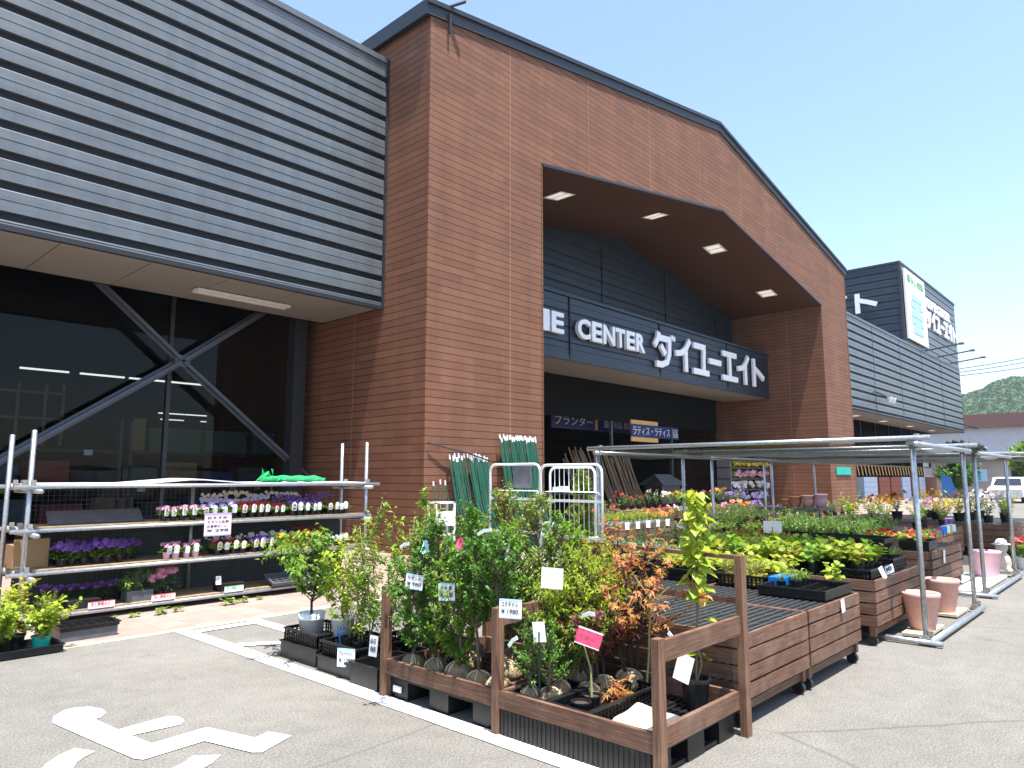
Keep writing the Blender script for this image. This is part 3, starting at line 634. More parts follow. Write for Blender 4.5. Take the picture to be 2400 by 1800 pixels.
def card(name, label, c, wd, ht, yaw, lines=(), mat='white_card', tilt=0., roll=0., group=None, stake=0., cat='price card', edge=None, inkmat='ink', bulge=True):
    """small card; yaw = compass heading its face looks at (radians from +X)"""
    t = thing(name, label, cat, c, group); nx, ny = math.cos(yaw), math.sin(yaw)
    rt = Vector((-ny, nx, 0)); nv = Vector((nx * math.cos(tilt), ny * math.cos(tilt), math.sin(tilt))); upv = nv.cross(rt)
    cr, sr = math.cos(roll), math.sin(roll); r2 = rt * cr + upv * sr; u2 = upv * cr - rt * sr; C0 = Vector(c)
    pl = lambda u, v, d: C0 + r2 * u + u2 * v + nv * (.002 + d)
    mb = MB(); k = 6
    for i in range(k):
        for (a, b) in ((i / k, (i + 1) / k),):
            bl = lambda q: (.012 * math.sin(q * 3.14) if bulge else 0)
            mb.quad(tuple(pl(wd * (a - .5), -ht / 2, bl(a) * .0)), tuple(pl(wd * (b - .5), -ht / 2, 0)), tuple(pl(wd * (b - .5), ht / 2, 0)), tuple(pl(wd * (a - .5), ht / 2, 0)))
            mb.quad(tuple(pl(wd * (b - .5), -ht / 2, -.002)), tuple(pl(wd * (a - .5), -ht / 2, -.002)), tuple(pl(wd * (a - .5), ht / 2, -.002)), tuple(pl(wd * (b - .5), ht / 2, -.002)))
    mb.build('card', mat, t)
    if edge:
        for (v0, v1) in ((.40, .5), (-.5, -.44)): m = MB(); m.quad(*[tuple(pl(wd * a, ht * b, .001)) for a, b in ((-.5, v0), (.5, v0), (.5, v1), (-.5, v1))]); m.build('coloured_edge', edge, t)
    nl = len(lines)
    for i, s_ in enumerate(lines):
        z1 = ht * (.36 - .74 * i / nl); z0 = z1 - ht * .50 / nl
        text_to(t, 'lettering', s_, -wd * .4, wd * (.4 if i % 2 else .34), z0, z1, inkmat if i < nl - 1 or inkmat != 'ink' else 'ink', lambda a, b, d: pl(a, b, .0012 + d), .0008, .012)
    if stake: MB().box(C0.x - .004, C0.y - .004, C0.z - stake, C0.x + .004, C0.y + .004, C0.z - .0).build('stake', 'dark_trim' if stake < .5 else 'green_stake', t)
    return t
def plank(mb, a, b, w, h): mb.bar(a, b, w, h)

# ---------------------------------------------------------------- timber framed pallets
def pallet(name, label, x0, y0, x1, y1, posts, rails):
    t = thing(name, label, 'pallet', ((x0 + x1) / 2, (y0 + y1) / 2, 0), 'black plastic pallets with timber frames')
    p = MB(); p.box(x0 + .02, y0 + .02, .12, x1 - .02, y1 - .02, .135)
    for y in (y0 + .02, (y0 + y1) / 2 - .09, y1 - .2):
        for x in (x0 + .02, (x0 + x1) / 2 - .09, x1 - .2): p.box(x, y, 0, x + .18, y + .18, .12)
    for k in range(22):
        y = y0 + .03 + k * (y1 - y0 - .06) / 22; p.box(x0 + .03, y, .135, x1 - .03, y + .02, .15)
    for k in range(9):
        x = x0 + .03 + k * (x1 - x0 - .08) / 8; p.box(x, y0 + .03, .134, x + .02, y1 - .03, .149)
    for y in (y0 + .03, y1 - .06): p.box(x0 + .02, y, .0, x1 - .02, y + .03, .025)
    p.build('pallet_base', 'black_plastic', t)
    b = .10
    for a in (((x0, y0 + .014, .2), (x0, y1 - .014, .2)), ((x1, y0 + .014, .2), (x1, y1 - .014, .2)), ((x0 - .014, y0, .2), (x1 + .014, y0, .2)), ((x0 - .014, y1, .2), (x1 + .014, y1, .2))):
        MB().bar(a[0], a[1], .028, b).build('rim_board', 'stained_wood', t)
    for (x, y, z0, z1) in posts: MB().box(x - .032, y - .022, z0, x + .032, y + .022, z1).build('post', 'stained_post', t)
    for (a, c, w, h) in rails: MB().bar(a, c, w, h).build('rail', 'stained_wood', t)
    return t
P1 = pallet('framed_pallet', 'left timber framed black pallet holding the dark green balled shrubs', 3.19, 3.09, 4.15, 4.12, [(3.19, 4.14, .0, .74), (4.17, 4.12, 0, .74), (4.18, 3.1, 0, .95)],
            [((4.2, 4.12, .7), (4.2, 3.1, .7), .025, .09), ((3.22, 4.16, .70), (4.2, 4.16, .70), .025, .09)])
P2 = pallet('framed_pallet', 'right timber framed black pallet with the tall corner post and tan slab', 3.19, 2.0, 4.12, 3.03, [(3.19, 3.06, .0, .72), (3.2, 1.965, 0, .70), (4.15, 1.965, 0, 1.03), (4.18, 3.04, 0, 1.05)],
            [((3.235, 1.972, .63), (4.115, 1.972, .63), .028, .105), ((3.23, 3.075, .66), (4.15, 3.075, .66), .028, .10), ((4.155, 1.99, 1.018), (4.17, 3.5, 1.04), .045, .025), ((4.16, 1.99, .76), (4.17, 3.02, .76), .03, .035)])
sk = MB()
for k in range(64): y = 2.005 + k * .016; sk.box(3.172 + .004 * (k % 2), y, .002, 3.188, y + .0155, .148)
sk.build('ribbed_skirt', 'black_plastic', P2)
MB().box(3.196, 3.98, .045, 3.206, 4.06, .085).build('label_plate', 'white_card', P1)
# ---------------------------------------------------------------- slatted carts
def cart(label, x0, y0, x1, y1, zt=.56, zb=.17, n=4, wheels=True, top=True, group='slatted wooden plant carts'):
    t = thing('plant_cart', label, 'plant cart', ((x0 + x1) / 2, (y0 + y1) / 2, 0), group)
    hh = (zt - zb) / n
    def side(a, b):
        m = MB()
        for k in range(n):
            z = zb + hh * (k + .5); e = U.uniform(-.002, .002); m.bar((a[0], a[1], z + e), (b[0], b[1], z + e), .02, hh - .014)
        m.build('side_panel', 'stained_wood', t)
    side((x0, y0, 0), (x1, y0, 0)); side((x0, y0 + .012, 0), (x0, y1 - .012, 0)); side((x1, y0 + .012, 0), (x1, y1 - .012, 0)); side((x0, y1, 0), (x1, y1, 0))
    for x in (x0 + .04, x1 - .04):
        for y in (y0 + .04, y1 - .04): MB().box(x - .025, y - .025, .085, x + .025, y + .025, zt - .03).build('leg', 'stained_post', t)
    MB().bar((x0 + .02, y0 + .045, .115), (x1 - .02, y0 + .045, .115), .02, .05).build('lower_board', 'stained_wood', t)
    if wheels:
        for x in (x0 + .05, x1 - .06):
            for y in (y0 + .05, y1 - .06):
                w_ = MB().tube([(x - .02, y, .042), (x + .02, y, .042)], .042, 14); w_.box(x - .03, y - .03, .084, x + .03, y + .03, .09); w_.build('caster', 'black_plastic', t, False)
    if top:
        g = MB(); z = zt - .022
        ny = max(4, int((y1 - y0) / .06)); nxx = max(4, int((x1 - x0) / .2))
        for k in range(ny): y = y0 + .02 + (y1 - y0 - .04) * (k + .5) / ny; g.box(x0 + .02, y - .011, z - .012, x1 - .02, y + .011, z + .012)
        for k in range(nxx + 1): x = x0 + .025 + (x1 - x0 - .06) * k / nxx; g.box(x, y0 + .02, z - .014, x + .012, y1 - .02, z + .008)
        g.build('grid_top', 'grid_plastic', t)
        MB().box(x0 + .03, y0 + .03, zb + .02, x1 - .03, y1 - .03, zb + .04).build('inner_floor', 'dark_interior', t)
    return t
cart('nearest slatted cart with empty black grid top behind the framed pallet', 4.23, 2.0, 5.235, 3.05)
cart('slatted cart with empty grid top behind the maple, left of the nearest cart', 4.23, 3.09, 5.235, 4.12)
cart('second slatted cart on casters with a seedling tray at its front corner', 5.27, 2.0, 6.37, 3.08)
cart('slatted cart with half empty grid top next to the roll cages', 5.27, 3.12, 6.37, 4.25)
cart('wide slatted cart under the first canopy beside the two pink pots', 7.02, 2.06, 8.75, 4.0, .58)
cart('slatted cart full of leafy seedlings at the inner side of the first canopy', 7.02, 4.05, 8.75, 5.4, .58)
cart('slatted cart with nasturtium pots at the near corner of the second canopy', 9.95, 2.25, 11.6, 4.4, .60)
cart('slatted cart of tomato plants at the inner side of the second canopy', 9.95, 4.45, 11.6, 6.0, .60)
cart('slatted cart of flowers behind the small statue', 13.2, 2.9, 15.2, 5.6, .62)
cart('farthest slatted cart heaped with roses at the right edge', 16.2, 2.3, 19.0, 5.6, .62)
cart('left slatted planter of bright green seedlings in front of the portal', 10.9, 7.55, 11.85, 8.3, .62, wheels=False, group='slatted planters in front of the portal')
cart('right slatted planter of seedlings with orange flowers in front of the portal', 11.9, 7.55, 13.15, 8.3, .62, wheels=False, group='slatted planters in front of the portal')

# ---------------------------------------------------------------- canopies of scaffold pipe
def clampm(mb, c): mb.tube([(c[0] - .035, c[1], c[2]), (c[0] + .035, c[1], c[2])], .034, 8); mb.tube([(c[0], c[1] - .05, c[2] - .01), (c[0], c[1] + .05, c[2] - .01)], .03, 8); mb.box(c[0] - .02, c[1] - .06, c[2] + .02, c[0] + .02, c[1] - .02, c[2] + .07)
def canopy(label, xs, y0, y1, z=1.83, net=True, netlabel=''):
    t = thing('canopy_frame', label, 'canopy frame', (xs[0], (y0 + y1) / 2, 0), 'scaffold pipe canopies over the plant carts')
    for i, x in enumerate(xs):
        for y in (y0, y1):
            MB().tube([(x, y, .03), (x, y, z + .03)], .0245, 12).build('post', 'galvanised', t, True)
            c = MB(); clampm(c, (x, y, z)); c.build('clamp', 'clamp_steel', t); c = MB(); clampm(c, (x, y, .06)); c.build('clamp', 'clamp_steel', t)
        MB().tube([(x - .05, y0 - .16, z + .028), (x - .05, y1 + .12, z + .028)], .0245, 12).build('rail', 'galvanised', t, True)
        if i == 0: MB().tube([(x - .05, y0 - .14, .035), (x - .05, y0 + .62, .035)], .0245, 12).build('rail', 'galvanised', t, True)
    for y in (y0, y1): MB().tube([(xs[0] - .12, y - .05, z - .03), (xs[-1] + .12, y - .05, z - .03)], .0245, 12).build('rail', 'galvanised', t, True)
    MB().tube([(xs[0] - .06, y0 - .06, .05), (xs[-1] + .1, y0 - .06, .05)], .03, 12).build('rail', 'galvanised', t, True)
    if net:
        m = MB(); n1, n2 = 14, 26; i0 = 0; X0, X1, Y0, Y1 = xs[0] - .03, xs[-1] - .02, y0 + .02, y1 - .05
        for a in range(n1 + 1):
            for b in range(n2 + 1):
                u_, v_ = a / n1, b / n2; sag = .10 * math.sin(math.pi * u_) + .018 * math.sin(v_ * 19) * math.sin(math.pi * u_)
                m.v.append((X0 + (X1 - X0) * u_, Y0 + (Y1 - Y0) * v_, z - .01 - sag * .8))
        for a in range(n1):
            for b in range(n2): q = a * (n2 + 1) + b; m.f.append((q, q + n2 + 1, q + n2 + 2, q + 1))
        tag(m.build('shade_net', 'mesh_net'), netlabel, 'shade net', 'rolled or stretched shade nets')
canopy('nearest scaffold pipe canopy around the wide slatted cart and two pink pots', [7.4, 9.55], 1.76, 5.35, netlabel='grey shade net stretched under the nearest pipe canopy')
canopy('middle scaffold pipe canopy over the nasturtium cart', [10.75, 13.1], 1.86, 5.5, netlabel='grey shade net under the middle pipe canopy')
canopy('farthest scaffold pipe canopy at the right edge', [14.4, 17.2], 1.0, 6.2, z=1.86, netlabel='grey shade net under the farthest pipe canopy')
m = MB(); u = random.Random(4)
for k in range(26): m.bar((10.0 + u.uniform(-.5, .45), 1.82 + u.uniform(-.1, .06), 1.875 + u.uniform(-.005, .05)), (10.0 + u.uniform(-.5, .45), 1.82 + u.uniform(-.1, .06), 1.875 + u.uniform(-.005, .05)), .09, .02)
m = MB()
for k in range(9):
    pts = [(9.55 + 1.15 * i / 10, 1.82 + .05 * math.sin(i * 1.7 + k * 2.1) + .014 * (k - 4), 1.87 + .03 * math.sin(i * 2.3 + k) + .01 * (k % 3)) for i in range(11)]; m.tube(pts, .022, 6)
tag(m.build('rolled_net', 'shade_net', smooth=True), 'black net bunched up along the pipe between the two near canopies', 'shade net', 'rolled or stretched shade nets')

# ---------------------------------------------------------------- big flower pots
def bigpot(label, x, y, r0, r1, h, mat, z=.045, rim=.02):
    t = thing('flower_pot', label, 'flower pot', (x, y, z), 'large empty pots in front of the carts')
    MB().lathe([(0, 0), (r0 * .96, 0), (r0, .02), (r1 * .985, h - .05), (r1 * 1.04, h - .045), (r1 * 1.04, h - .005), (r1, h), (r1 - rim, h), (r1 - rim - .01, h - .05), (r0 - rim, .03), (0, .03)], (x, y, z), 32).build('pot_body', mat, t, True)
bigpot('near pink terracotta pot standing on a plank beside the front canopy post', 7.93, 1.91, .115, .165, .345, 'pink_terracotta')
bigpot('second pink terracotta pot standing behind the front canopy post', 9.12, 1.98, .12, .17, .345, 'pink_terracotta')
bigpot('smooth pale pink pot under the middle canopy beside the statue', 12.7, 2.16, .16, .20, .37, 'pale_pink_pot', .05)
for lab, x0, y0, x1, y1 in (('light plank on the ground under the near pink pot', 7.62, 1.80, 8.28, 2.02), ('light plank on the ground under the second pink pot', 8.95, 1.82, 9.5, 2.2), ('white sheet on the ground under the pale pink pot', 10.95, 1.95, 13.0, 2.5)):
    tag(MB().box(x0, y0, .018, x1, y1, .044).build('ground_board', 'board_tan' if 'plank' in lab else 'white_card'), lab, 'board')
St = thing('garden_statue', 'small cream stone child statue with a hat beside the pale pink pot', 'statue', (13.25, 2.03, .05))
MB().lathe([(0, 0), (.12, 0), (.13, .05), (.10, .08), (.115, .14), (.10, .24), (.06, .3), (.05, .33)], (13.25, 2.03, .05), 14).build('figure', 'statue_stone', St, True)
MB().lathe([(0, .30), (.06, .31), (.085, .37), (.08, .43), (.05, .46), (0, .465)], (13.25, 2.03, .05), 14).build('head', 'statue_stone', St, True)
MB().lathe([(0, .47), (.13, .43), (.125, .42), (.075, .44), (.07, .48), (.04, .505), (0, .51)], (13.25, 2.03, .055), 14).build('hat', 'white_card', St, True)

# ---------------------------------------------------------------- scaffold shelf on the left
SH = thing('scaffold_shelf', 'four tier scaffold pipe shelf along the pavement holding potted flowers', 'shelf', (4.1, 8.9, 0))
ya, yb = 8.6, 9.15
for x, y, zt in ((2.05, ya, 1.98), (1.98, yb, 1.95), (6.2, ya, 2.0), (6.15, yb, 2.0), (3.95, yb, 1.40)):
    MB().tube([(x, y, .02), (x, y, zt)], .0245, 12).build('post', 'galvanised', SH, True)
for z in (1.40, .955, .525, .085):
    for y in (ya - .045, yb + .045): MB().tube([(1.9, y, z), (6.4 if z > 1 else 6.25, y, z)], .022, 10).build('rail', 'galvanised', SH, True)
    for x in (2.1, 6.15): MB().tube([(x, ya - .22, z - .045), (x, yb + .2, z - .045)], .0245, 10).build('rail', 'galvanised', SH, True)
    for cx_, cy_ in ((2.07, ya), (2.02, ya + .12), (2.05, ya + .3), (2.02, ya + .48), (6.2, ya), (6.2, yb)): c = MB(); clampm(c, (cx_, cy_, z)); c.build('clamp', 'clamp_steel', SH)
    if z < 1.3 :
        m = MB()
        for a, b in ((2.12, 4.1), (4.11, 6.15)): m.box(a, ya - .04, z + .023, b, yb + .03, z + .036)
        m.build('shelf_board', 'shelf_plywood', SH)
m = MB(); n = 26
for k in range(n):
    a, b = 2.1 + 4.1 * k / n, 2.1 + 4.1 * (k + 1) / n; z = lambda x: 1.425 + .055 * max(0, 1 - abs(x - 3.75) / .7)
    m.quad((a, ya - .03, z(a)), (b, ya - .03, z(b)), (b, yb + .05, z(b) + .012), (a, yb + .05, z(a) + .012)).quad((a, ya - .03, z(a) - .012), (a, ya - .03, z(a)), (b, ya - .03, z(b)), (b, ya - .03, z(b) - .012))
m.build('top_sheet', 'white_plastic', SH)
m = MB()
for k in range(60): x = 2.15 + k * .055; m.box(x, yb + .03, .13, x + .003, yb + .033, 1.38)
for k in range(24): z = .15 + k * .052; m.box(2.13, yb + .034, z, 5.4, yb + .037, z + .003)
m.build('wire_mesh', 'steel_brace', SH)
tag(MB().box(2.1, 9.22, .02, 6.2, 9.225, .93).build('shade_backing', 'shade_net'), 'added dark sheet standing in for shade behind the lower tiers of the shelf', 'shade net', 'added shade sheets')  # added sheet, its dark colour stands in for the shade behind the shelf
m = MB(); uu = random.Random(9)
for k in range(7):
    z = 1.455 + .007 * k; pts = [(4.72 + .08 * math.sin(k) + .86 * i / 12, 8.78 + .05 * math.sin(k * 1.3) + .012 * math.sin(i * 2 + k), z + .008 * math.sin(i * 1.9 + k * 2)) for i in range(13)]; m.tube(pts, [.022 if 0 < i < 12 else .01 for i in range(13)], 7)
for k in range(26): a = Vector((4.66 + uu.uniform(0, .3), 8.7 + uu.uniform(0, .2), 1.44 + uu.uniform(0, .1))); b_ = rv(uu) * .09; c_ = rv(uu) * .09; m.tri(tuple(a), tuple(a + b_), tuple(a + c_))
tag(m.build('green_tarpaulin', 'green_tarp'), 'bright green folded tarpaulin lying on top of the shelf', 'tarpaulin')
m = MB().box(2.0, 8.8, .565, 2.32, 9.12, .80).box(2.0, 8.8, .80, 2.32, 8.805, .86); tag(m.build('cardboard_box', 'cardboard'), 'brown cardboard box at the left end of the third tier of the shelf', 'box')
m = MB()
for k in range(30): x = 2.3 + k * .032; m.bar((x, 8.78, 1.0), (x + .03, 9.02, 1.13), .03, .004)
tag(m.build('corrugated_sheet', 'grey_plastic'), 'pale translucent corrugated sheet leaning on the second tier of the shelf', 'sheet')

# blossoms
def flowerhead(mb, p, r, u, n=5):
    a0 = u.uniform(0, 6); nr = (Vector((-.5, -.6, .6)) + rv(u) * .45).normalized(); e1 = nr.cross(Vector((0, 0, 1))).normalized(); e2 = nr.cross(e1)
    for k in range(n):
        a = a0 + 6.283 * k / n; d = e1 * math.cos(a) + e2 * math.sin(a); s_ = e1 * -math.sin(a) + e2 * math.cos(a)
        mb.quad(tuple(p), tuple(p + d * r * .6 - s_ * r * .45 + nr * r * .1), tuple(p + d * r), tuple(p + d * r * .6 + s_ * r * .45 + nr * r * .1))
def mk_flower(nm, petal, seed, leafm='leaf_mid', h=.16, w=.075, nbl=9, cardm=None, potm='black_plastic', potr=.043, br=.022, L=.035, kind='lance', nl=60, cat='potted flower', name='potted_flower'):
    u = random.Random(seed); t = thing(name, nm, cat, (0, 0, 0)); OFF[t.name] = Vector()
    p = pot(t, (0, 0, 0), potr, .075, potm, False, 10); lv, bl = MB(), MB()
    for k in range(nl):
        a = u.uniform(0, 6.283); r_ = w * math.sqrt(u.random()); z = .07 + (h - .09) * u.random() * (1 - .4 * (r_ / w)); q = Vector((r_ * math.cos(a), r_ * math.sin(a), z)); lf(lv, q, Vector((math.cos(a), math.sin(a), u.uniform(-.1, .9))), Vector((0, 0, 1)) + rv(u) * .3, L * u.uniform(.7, 1.3), L * .5, kind)
    lv.build('foliage', leafm, t)
    if petal:
        for k in range(nbl):
            a = u.uniform(0, 6.283); r_ = w * .95 * math.sqrt(u.random()); flowerhead(bl, Vector((r_ * math.cos(a), r_ * math.sin(a), h * (.82 + .25 * u.random()))), br * u.uniform(.8, 1.2), u)
        bl.build('blossom', petal, t)
    if cardm:
        c = MB(); y = -.052; zc = .105
        c.quad((-.026, y, zc - .045), (.026, y, zc - .045), (.03, y - .008, zc + .02), (-.03, y - .008, zc + .02)); i = len(c.v)
        c.v += [(-.03 + .03 * (1 - math.cos(3.14 * k / 6)), y - .008, zc + .02 + .03 * math.sin(3.14 * k / 6)) for k in range(7)]; c.f.append(tuple(range(i, i + 7))[::-1])
        o = c.build('picture_card', 'white_card', t); c = MB(); i = len(c.v); c.v += [(.019 * math.cos(6.283 * k / 10), y - .0115, zc + .018 + .019 * math.sin(6.283 * k / 10)) for k in range(10)]; c.f.append(tuple(range(10))); c.quad((-.02, y - .003, zc - .035), (.02, y - .003, zc - .035), (.02, y - .005, zc - .015), (-.02, y - .005, zc - .015)); c.build('picture', cardm, o)
    return Proto(t)
ORD = 'first second third fourth fifth sixth seventh eighth ninth tenth eleventh twelfth thirteenth fourteenth'.split()
def row(pr, xs, y, z, label, group, jit=.01, sc=(.9, 1.15), fix=0):
    if len(label.split()) > 12: print('LONG', label)
    for k, x in enumerate(xs): pr.put((x + U.uniform(-jit, jit), y + U.uniform(-jit, jit), z), (fix if fix is not None else U.uniform(0, 6.28)) + U.uniform(-.25, .25), U.uniform(*sc), label + ', ' + ORD[k] + ' from left', group)
def fr(a, b, n): return [a + (b - a) * (i + .5) / n for i in range(n)]
G_ = 'potted flowers on the scaffold shelf'
z2, z3 = .993, .562
row(mk_flower('a', 'petal_pink', 1, cardm='petal_lilac', br=.026), fr(3.36, 3.78, 4), 8.63, z2, 'pink flower with lilac picture card on the second tier', G_)
row(mk_flower('a', 'petal_lilac', 2, cardm='petal_orange', br=.026), fr(3.82, 4.28, 4), 8.63, z2, 'lilac flower with orange card above the pink price sign', G_)
row(mk_flower('a', 'petal_red', 3, cardm='petal_pink', h=.17), fr(4.32, 4.95, 6), 8.64, z2, 'dark red flower with white card in second tier front row', G_)
row(mk_flower('a', 'petal_purple', 4, cardm='petal_purple', h=.15), fr(5.0, 5.5, 5), 8.64, z2, 'purple flower with white card in second tier front row', G_)
row(mk_flower('a', 'petal_red', 5, cardm='petal_pink', h=.13, nbl=5), fr(5.58, 5.92, 4), 8.64, z2, 'low red flower with salmon card ending the second tier', G_)
row(mk_flower('a', 'petal_lilac', 6, h=.24, nbl=14, w=.08), fr(3.9, 4.8, 8), 8.8, z2, 'taller pale lilac flower in the second tier back row', G_)
row(mk_flower('a', 'petal_purple', 7, h=.25, nbl=18, w=.085, br=.018), fr(4.85, 5.75, 9), 8.82, z2, 'taller violet flower in the second tier back row', G_)
row(mk_flower('a', 'petal_white', 8, h=.27, nbl=12, w=.08), fr(4.0, 5.3, 9), 8.98, z2, 'white flower against the mesh on the second tier', G_)
row(mk_flower('a', 'petal_pink', 9, cardm='petal_lilac', potm='pale_pink_pot', br=.028), fr(3.40, 3.85, 4), 8.63, z3, 'pink potted flower with large round card on the third tier', G_)
row(mk_flower('a', 'petal_red', 10, cardm='petal_pink', leafm='leaf_lime'), fr(4.0, 4.42, 4), 8.63, z3, 'red flower with white card below the pink price sign', G_)
row(mk_flower('a', 'petal_purple', 11, cardm='petal_yellow', leafm='leaf_lime'), fr(4.48, 4.78, 3), 8.63, z3, 'purple and lime flower beside the yellow ones, third tier', G_)
row(mk_flower('a', 'petal_yellow', 12, potm='yellow_tag', h=.19, nbl=16, leafm='leaf_yellow'), fr(4.84, 5.5, 7), 8.63, z3, 'yellow flower in a yellow pot on the third tier', G_)
row(mk_flower('a', 'petal_white', 13, cardm='bright_blue', h=.12), fr(5.56, 5.92, 4), 8.63, z3, 'small pot with blue and white card on the third tier', G_)
row(mk_flower('a', 'petal_white', 14, h=.2, nbl=10), fr(4.0, 5.2, 8), 8.82, z3, 'white flower in the third tier back row', G_)
row(mk_flower('a', 'petal_red', 15, h=.24, nbl=12), fr(5.2, 5.7, 4), 8.82, z3, 'crimson flower in the third tier back row', G_)
pp = mk_flower('a', 'petal_purple', 16, h=.2, w=.10, nbl=16, br=.03); row(pp, fr(2.35, 3.05, 6), 8.72, z3, 'shaded purple petunia at the third tier front', G_, .02)
row(pp, fr(2.35, 3.3, 7), 8.95, z3, 'shaded purple petunia at the third tier rear', G_, .02)
row(mk_flower('a', 'petal_purple', 17, h=.2, w=.10, nbl=12, leafm='leaf_deep', br=.028), fr(2.3, 3.4, 8), 8.95, .125, 'purple petunia in deep shade on the bottom tier', G_, .02)
row(mk_flower('a', 'petal_pink', 18, h=.26, w=.12, nbl=14, br=.036), [3.42, 3.52], 8.74, .125, 'magenta flower between planters on the bottom tier', G_)
Bt = thing('planter_box', 'white and red labelled planter with a dark green feathery plant on the bottom tier', 'planter', (3.2, 8.72, .12)); MB().box(3.06, 8.62, .122, 3.34, 8.8, .24).build('box', 'grey_plastic', Bt)
shrub(Bt, (3.15, 8.7, .22), .22, .17, .02, 26, 6, .05, .02, 'lance', 'leaf_tomato', seed=77, nst=2)
for lab, x, m_ in (('red and white planter label on the left of the bottom tier', 2.78, 'red_ink'), ('red and white planter label under the magenta flowers', 3.42, 'red_ink'), ('green and white planter label right of the white tag', 4.25, 'green_card')):
    card('planter_label', lab, (x, 8.535, .15), .26 if m_ == 'red_ink' else .24, .075, R(-90), ('花と野菜の土',), 'white_card', edge='red_card' if m_ == 'red_ink' else 'green_card', inkmat=m_, cat='label')
for x, lb in ((2.62, 'dark planter behind the left red label on the bottom tier'), (4.25, 'low planter behind the green label on the bottom tier')):
    q = thing('planter_box', lb, 'planter', (x, 8.7, .12)); MB().box(x - .15, 8.58, .122, x + .17, 8.78, .21).build('box', 'black_plastic', q); MB().box(x - .14, 8.6, .2, x + .16, 8.77, .214).build('soil', 'soil', q)
card('plant_tag', 'white swing tag standing on the empty middle of the bottom tier', (4.08, 8.6, .26), .06, .10, R(-105), ('小',), tilt=.2, cat='tag', stake=.1)
card('price_sign', 'pink handwritten price sign hanging on the second tier of the shelf', (3.99, 8.50, .935), .33, .27, R(-90), ('おすすめ', 'カラフル各種', 'お買得セール', '¥ 298'), 'pink_card', cat='price sign', edge='petal_lilac')
def tray(label, x0, y0, x1, y1, z, h=.05, tilt=0, mat='black_plastic', group='black plastic trays', cells=True, yaw=0):
    t = thing('plastic_tray', label, 'tray', ((x0 + x1) / 2, (y0 + y1) / 2, z), group); m = MB(); k = .012
    m.box(x0, y0, z, x1, y1, z + .006)
    for a in ((x0, y0, x1, y0 + k), (x0, y1 - k, x1, y1), (x0, y0 + k, x0 + k, y1 - k), (x1 - k, y0 + k, x1, y1 - k)): m.box(a[0], a[1], z + .006, a[2], a[3], z + h)
    m.build('tray_body', mat, t)
    m = MB(); e = .012
    for a in ((x0 - e, y0 - e, x1 + e, y0), (x0 - e, y1, x1 + e, y1 + e), (x0 - e, y0, x0, y1), (x1, y0, x1 + e, y1)): m.box(a[0], a[1], z + h - .008, a[2], a[3], z + h + .002)
    m.build('rim', mat, t)
    if cells:
        m = MB()
        for i in range(1, 6): x = x0 + (x1 - x0) * i / 6; m.box(x - .004, y0 + k, z + .006, x + .004, y1 - k, z + h * .7)
        for i in range(1, 4): y = y0 + (y1 - y0) * i / 4; m.box(x0 + k, y - .004, z + .007, x1 - k, y + .004, z + h * .71)
        m.build('cell_divider', mat, t)
    if tilt: t.rotation_euler = (tilt, 0, yaw)
    return t
tray('grey seed tray tipped on its edge at the right of the bottom tier', 4.75, 8.5, 5.3, 8.75, .17, .04, .35, 'grey_plastic')
tray('black tray standing on a dark block at the kerb in front of the shelf', 2.12, 7.52, 2.62, 7.84, .105, .035)
tag(MB().box(2.13, 7.53, .0, 2.61, 7.83, .10).build('dark_block', 'grey_plastic'), 'dark grey plastic block on the pavement under the black tray', 'block')
tray('long shallow black tray holding the leafy pots at the left edge', 1.45, 7.18, 2.06, 7.58, .012, .06, cells=False)
# leafy pots at the bottom left
for i, (x, y, pm, lab, hh, rr, lm, Lz) in enumerate(((1.93, 7.34, 'teal_board', 'lime leafed plant in a green pot in the tray at the left edge', .34, .16, 'leaf_lime', .06), (1.66, 7.40, 'black_plastic', 'lime leafed plant in a black pot touching the left edge of the picture', .44, .17, 'leaf_lime', .06), (1.78, 7.52, 'black_plastic', 'taller lime and yellow plant behind the green pot by the shelf post', .48, .15, 'leaf_yellow', .055), (1.55, 7.3, 'black_plastic', 'half cropped leafy plant in the front left corner of the tray', .3, .14, 'leaf_mid', .05))):
    q = thing('potted_shrub', lab, 'potted plant', (x, y, .02), 'leafy pots in the tray at the left edge'); pot(q, (x, y, .02), .075, .12, pm); shrub(q, (x, y, .12), hh, rr, .04, 44, 7, Lz, .034, 'broad', lm, 'green_bark', .006, seed=40 + i, nst=3, shape='vase')
q = thing('potted_shrub', 'small grey green thyme like plant right of the lime plants at the shelf foot', 'potted plant', (2.18, 8.0, .0)); pot(q, (2.18, 8.0, 0), .07, .22, 'black_plastic'); shrub(q, (2.18, 8.0, .2), .17, .12, .0, 60, 10, .018, .006, 'lance', 'leaf_olive', 'green_bark', .003, seed=47, nst=3, shape='vase')
for i, (x, y, s_) in enumerate(((3.3, 8.28, .09), (3.5, 8.30, .07), (4.08, 8.3, .10), (4.25, 8.32, .08), (3.05, 8.33, .06), (2.85, 8.36, .05), (4.5, 8.36, .05))):
    m = MB()
    for k in range(34): a = U.uniform(0, 6.28); lf(m, Vector((x + U.uniform(-1, 1) * s_ * .8, y + U.uniform(-1, 1) * s_ * .4, .01 + U.uniform(0, s_ * .7))), Vector((math.cos(a), math.sin(a), U.uniform(0, .8))), Vector((0, 0, 1)), s_ * .5, s_ * .38, 'broad')
    tag(m.build('weed', 'leaf_mid'), ['round leafed weed under the shelf below the magenta flowers', 'small weed just right of the round leafed one', 'tall weed by the pipe foot below the green label', 'weed right of the pipe foot', 'low weed under the left red label', 'smallest weed left of the red label', 'low weed at the right of the pipe foot'][i], 'weed', 'weeds growing under the shelf')

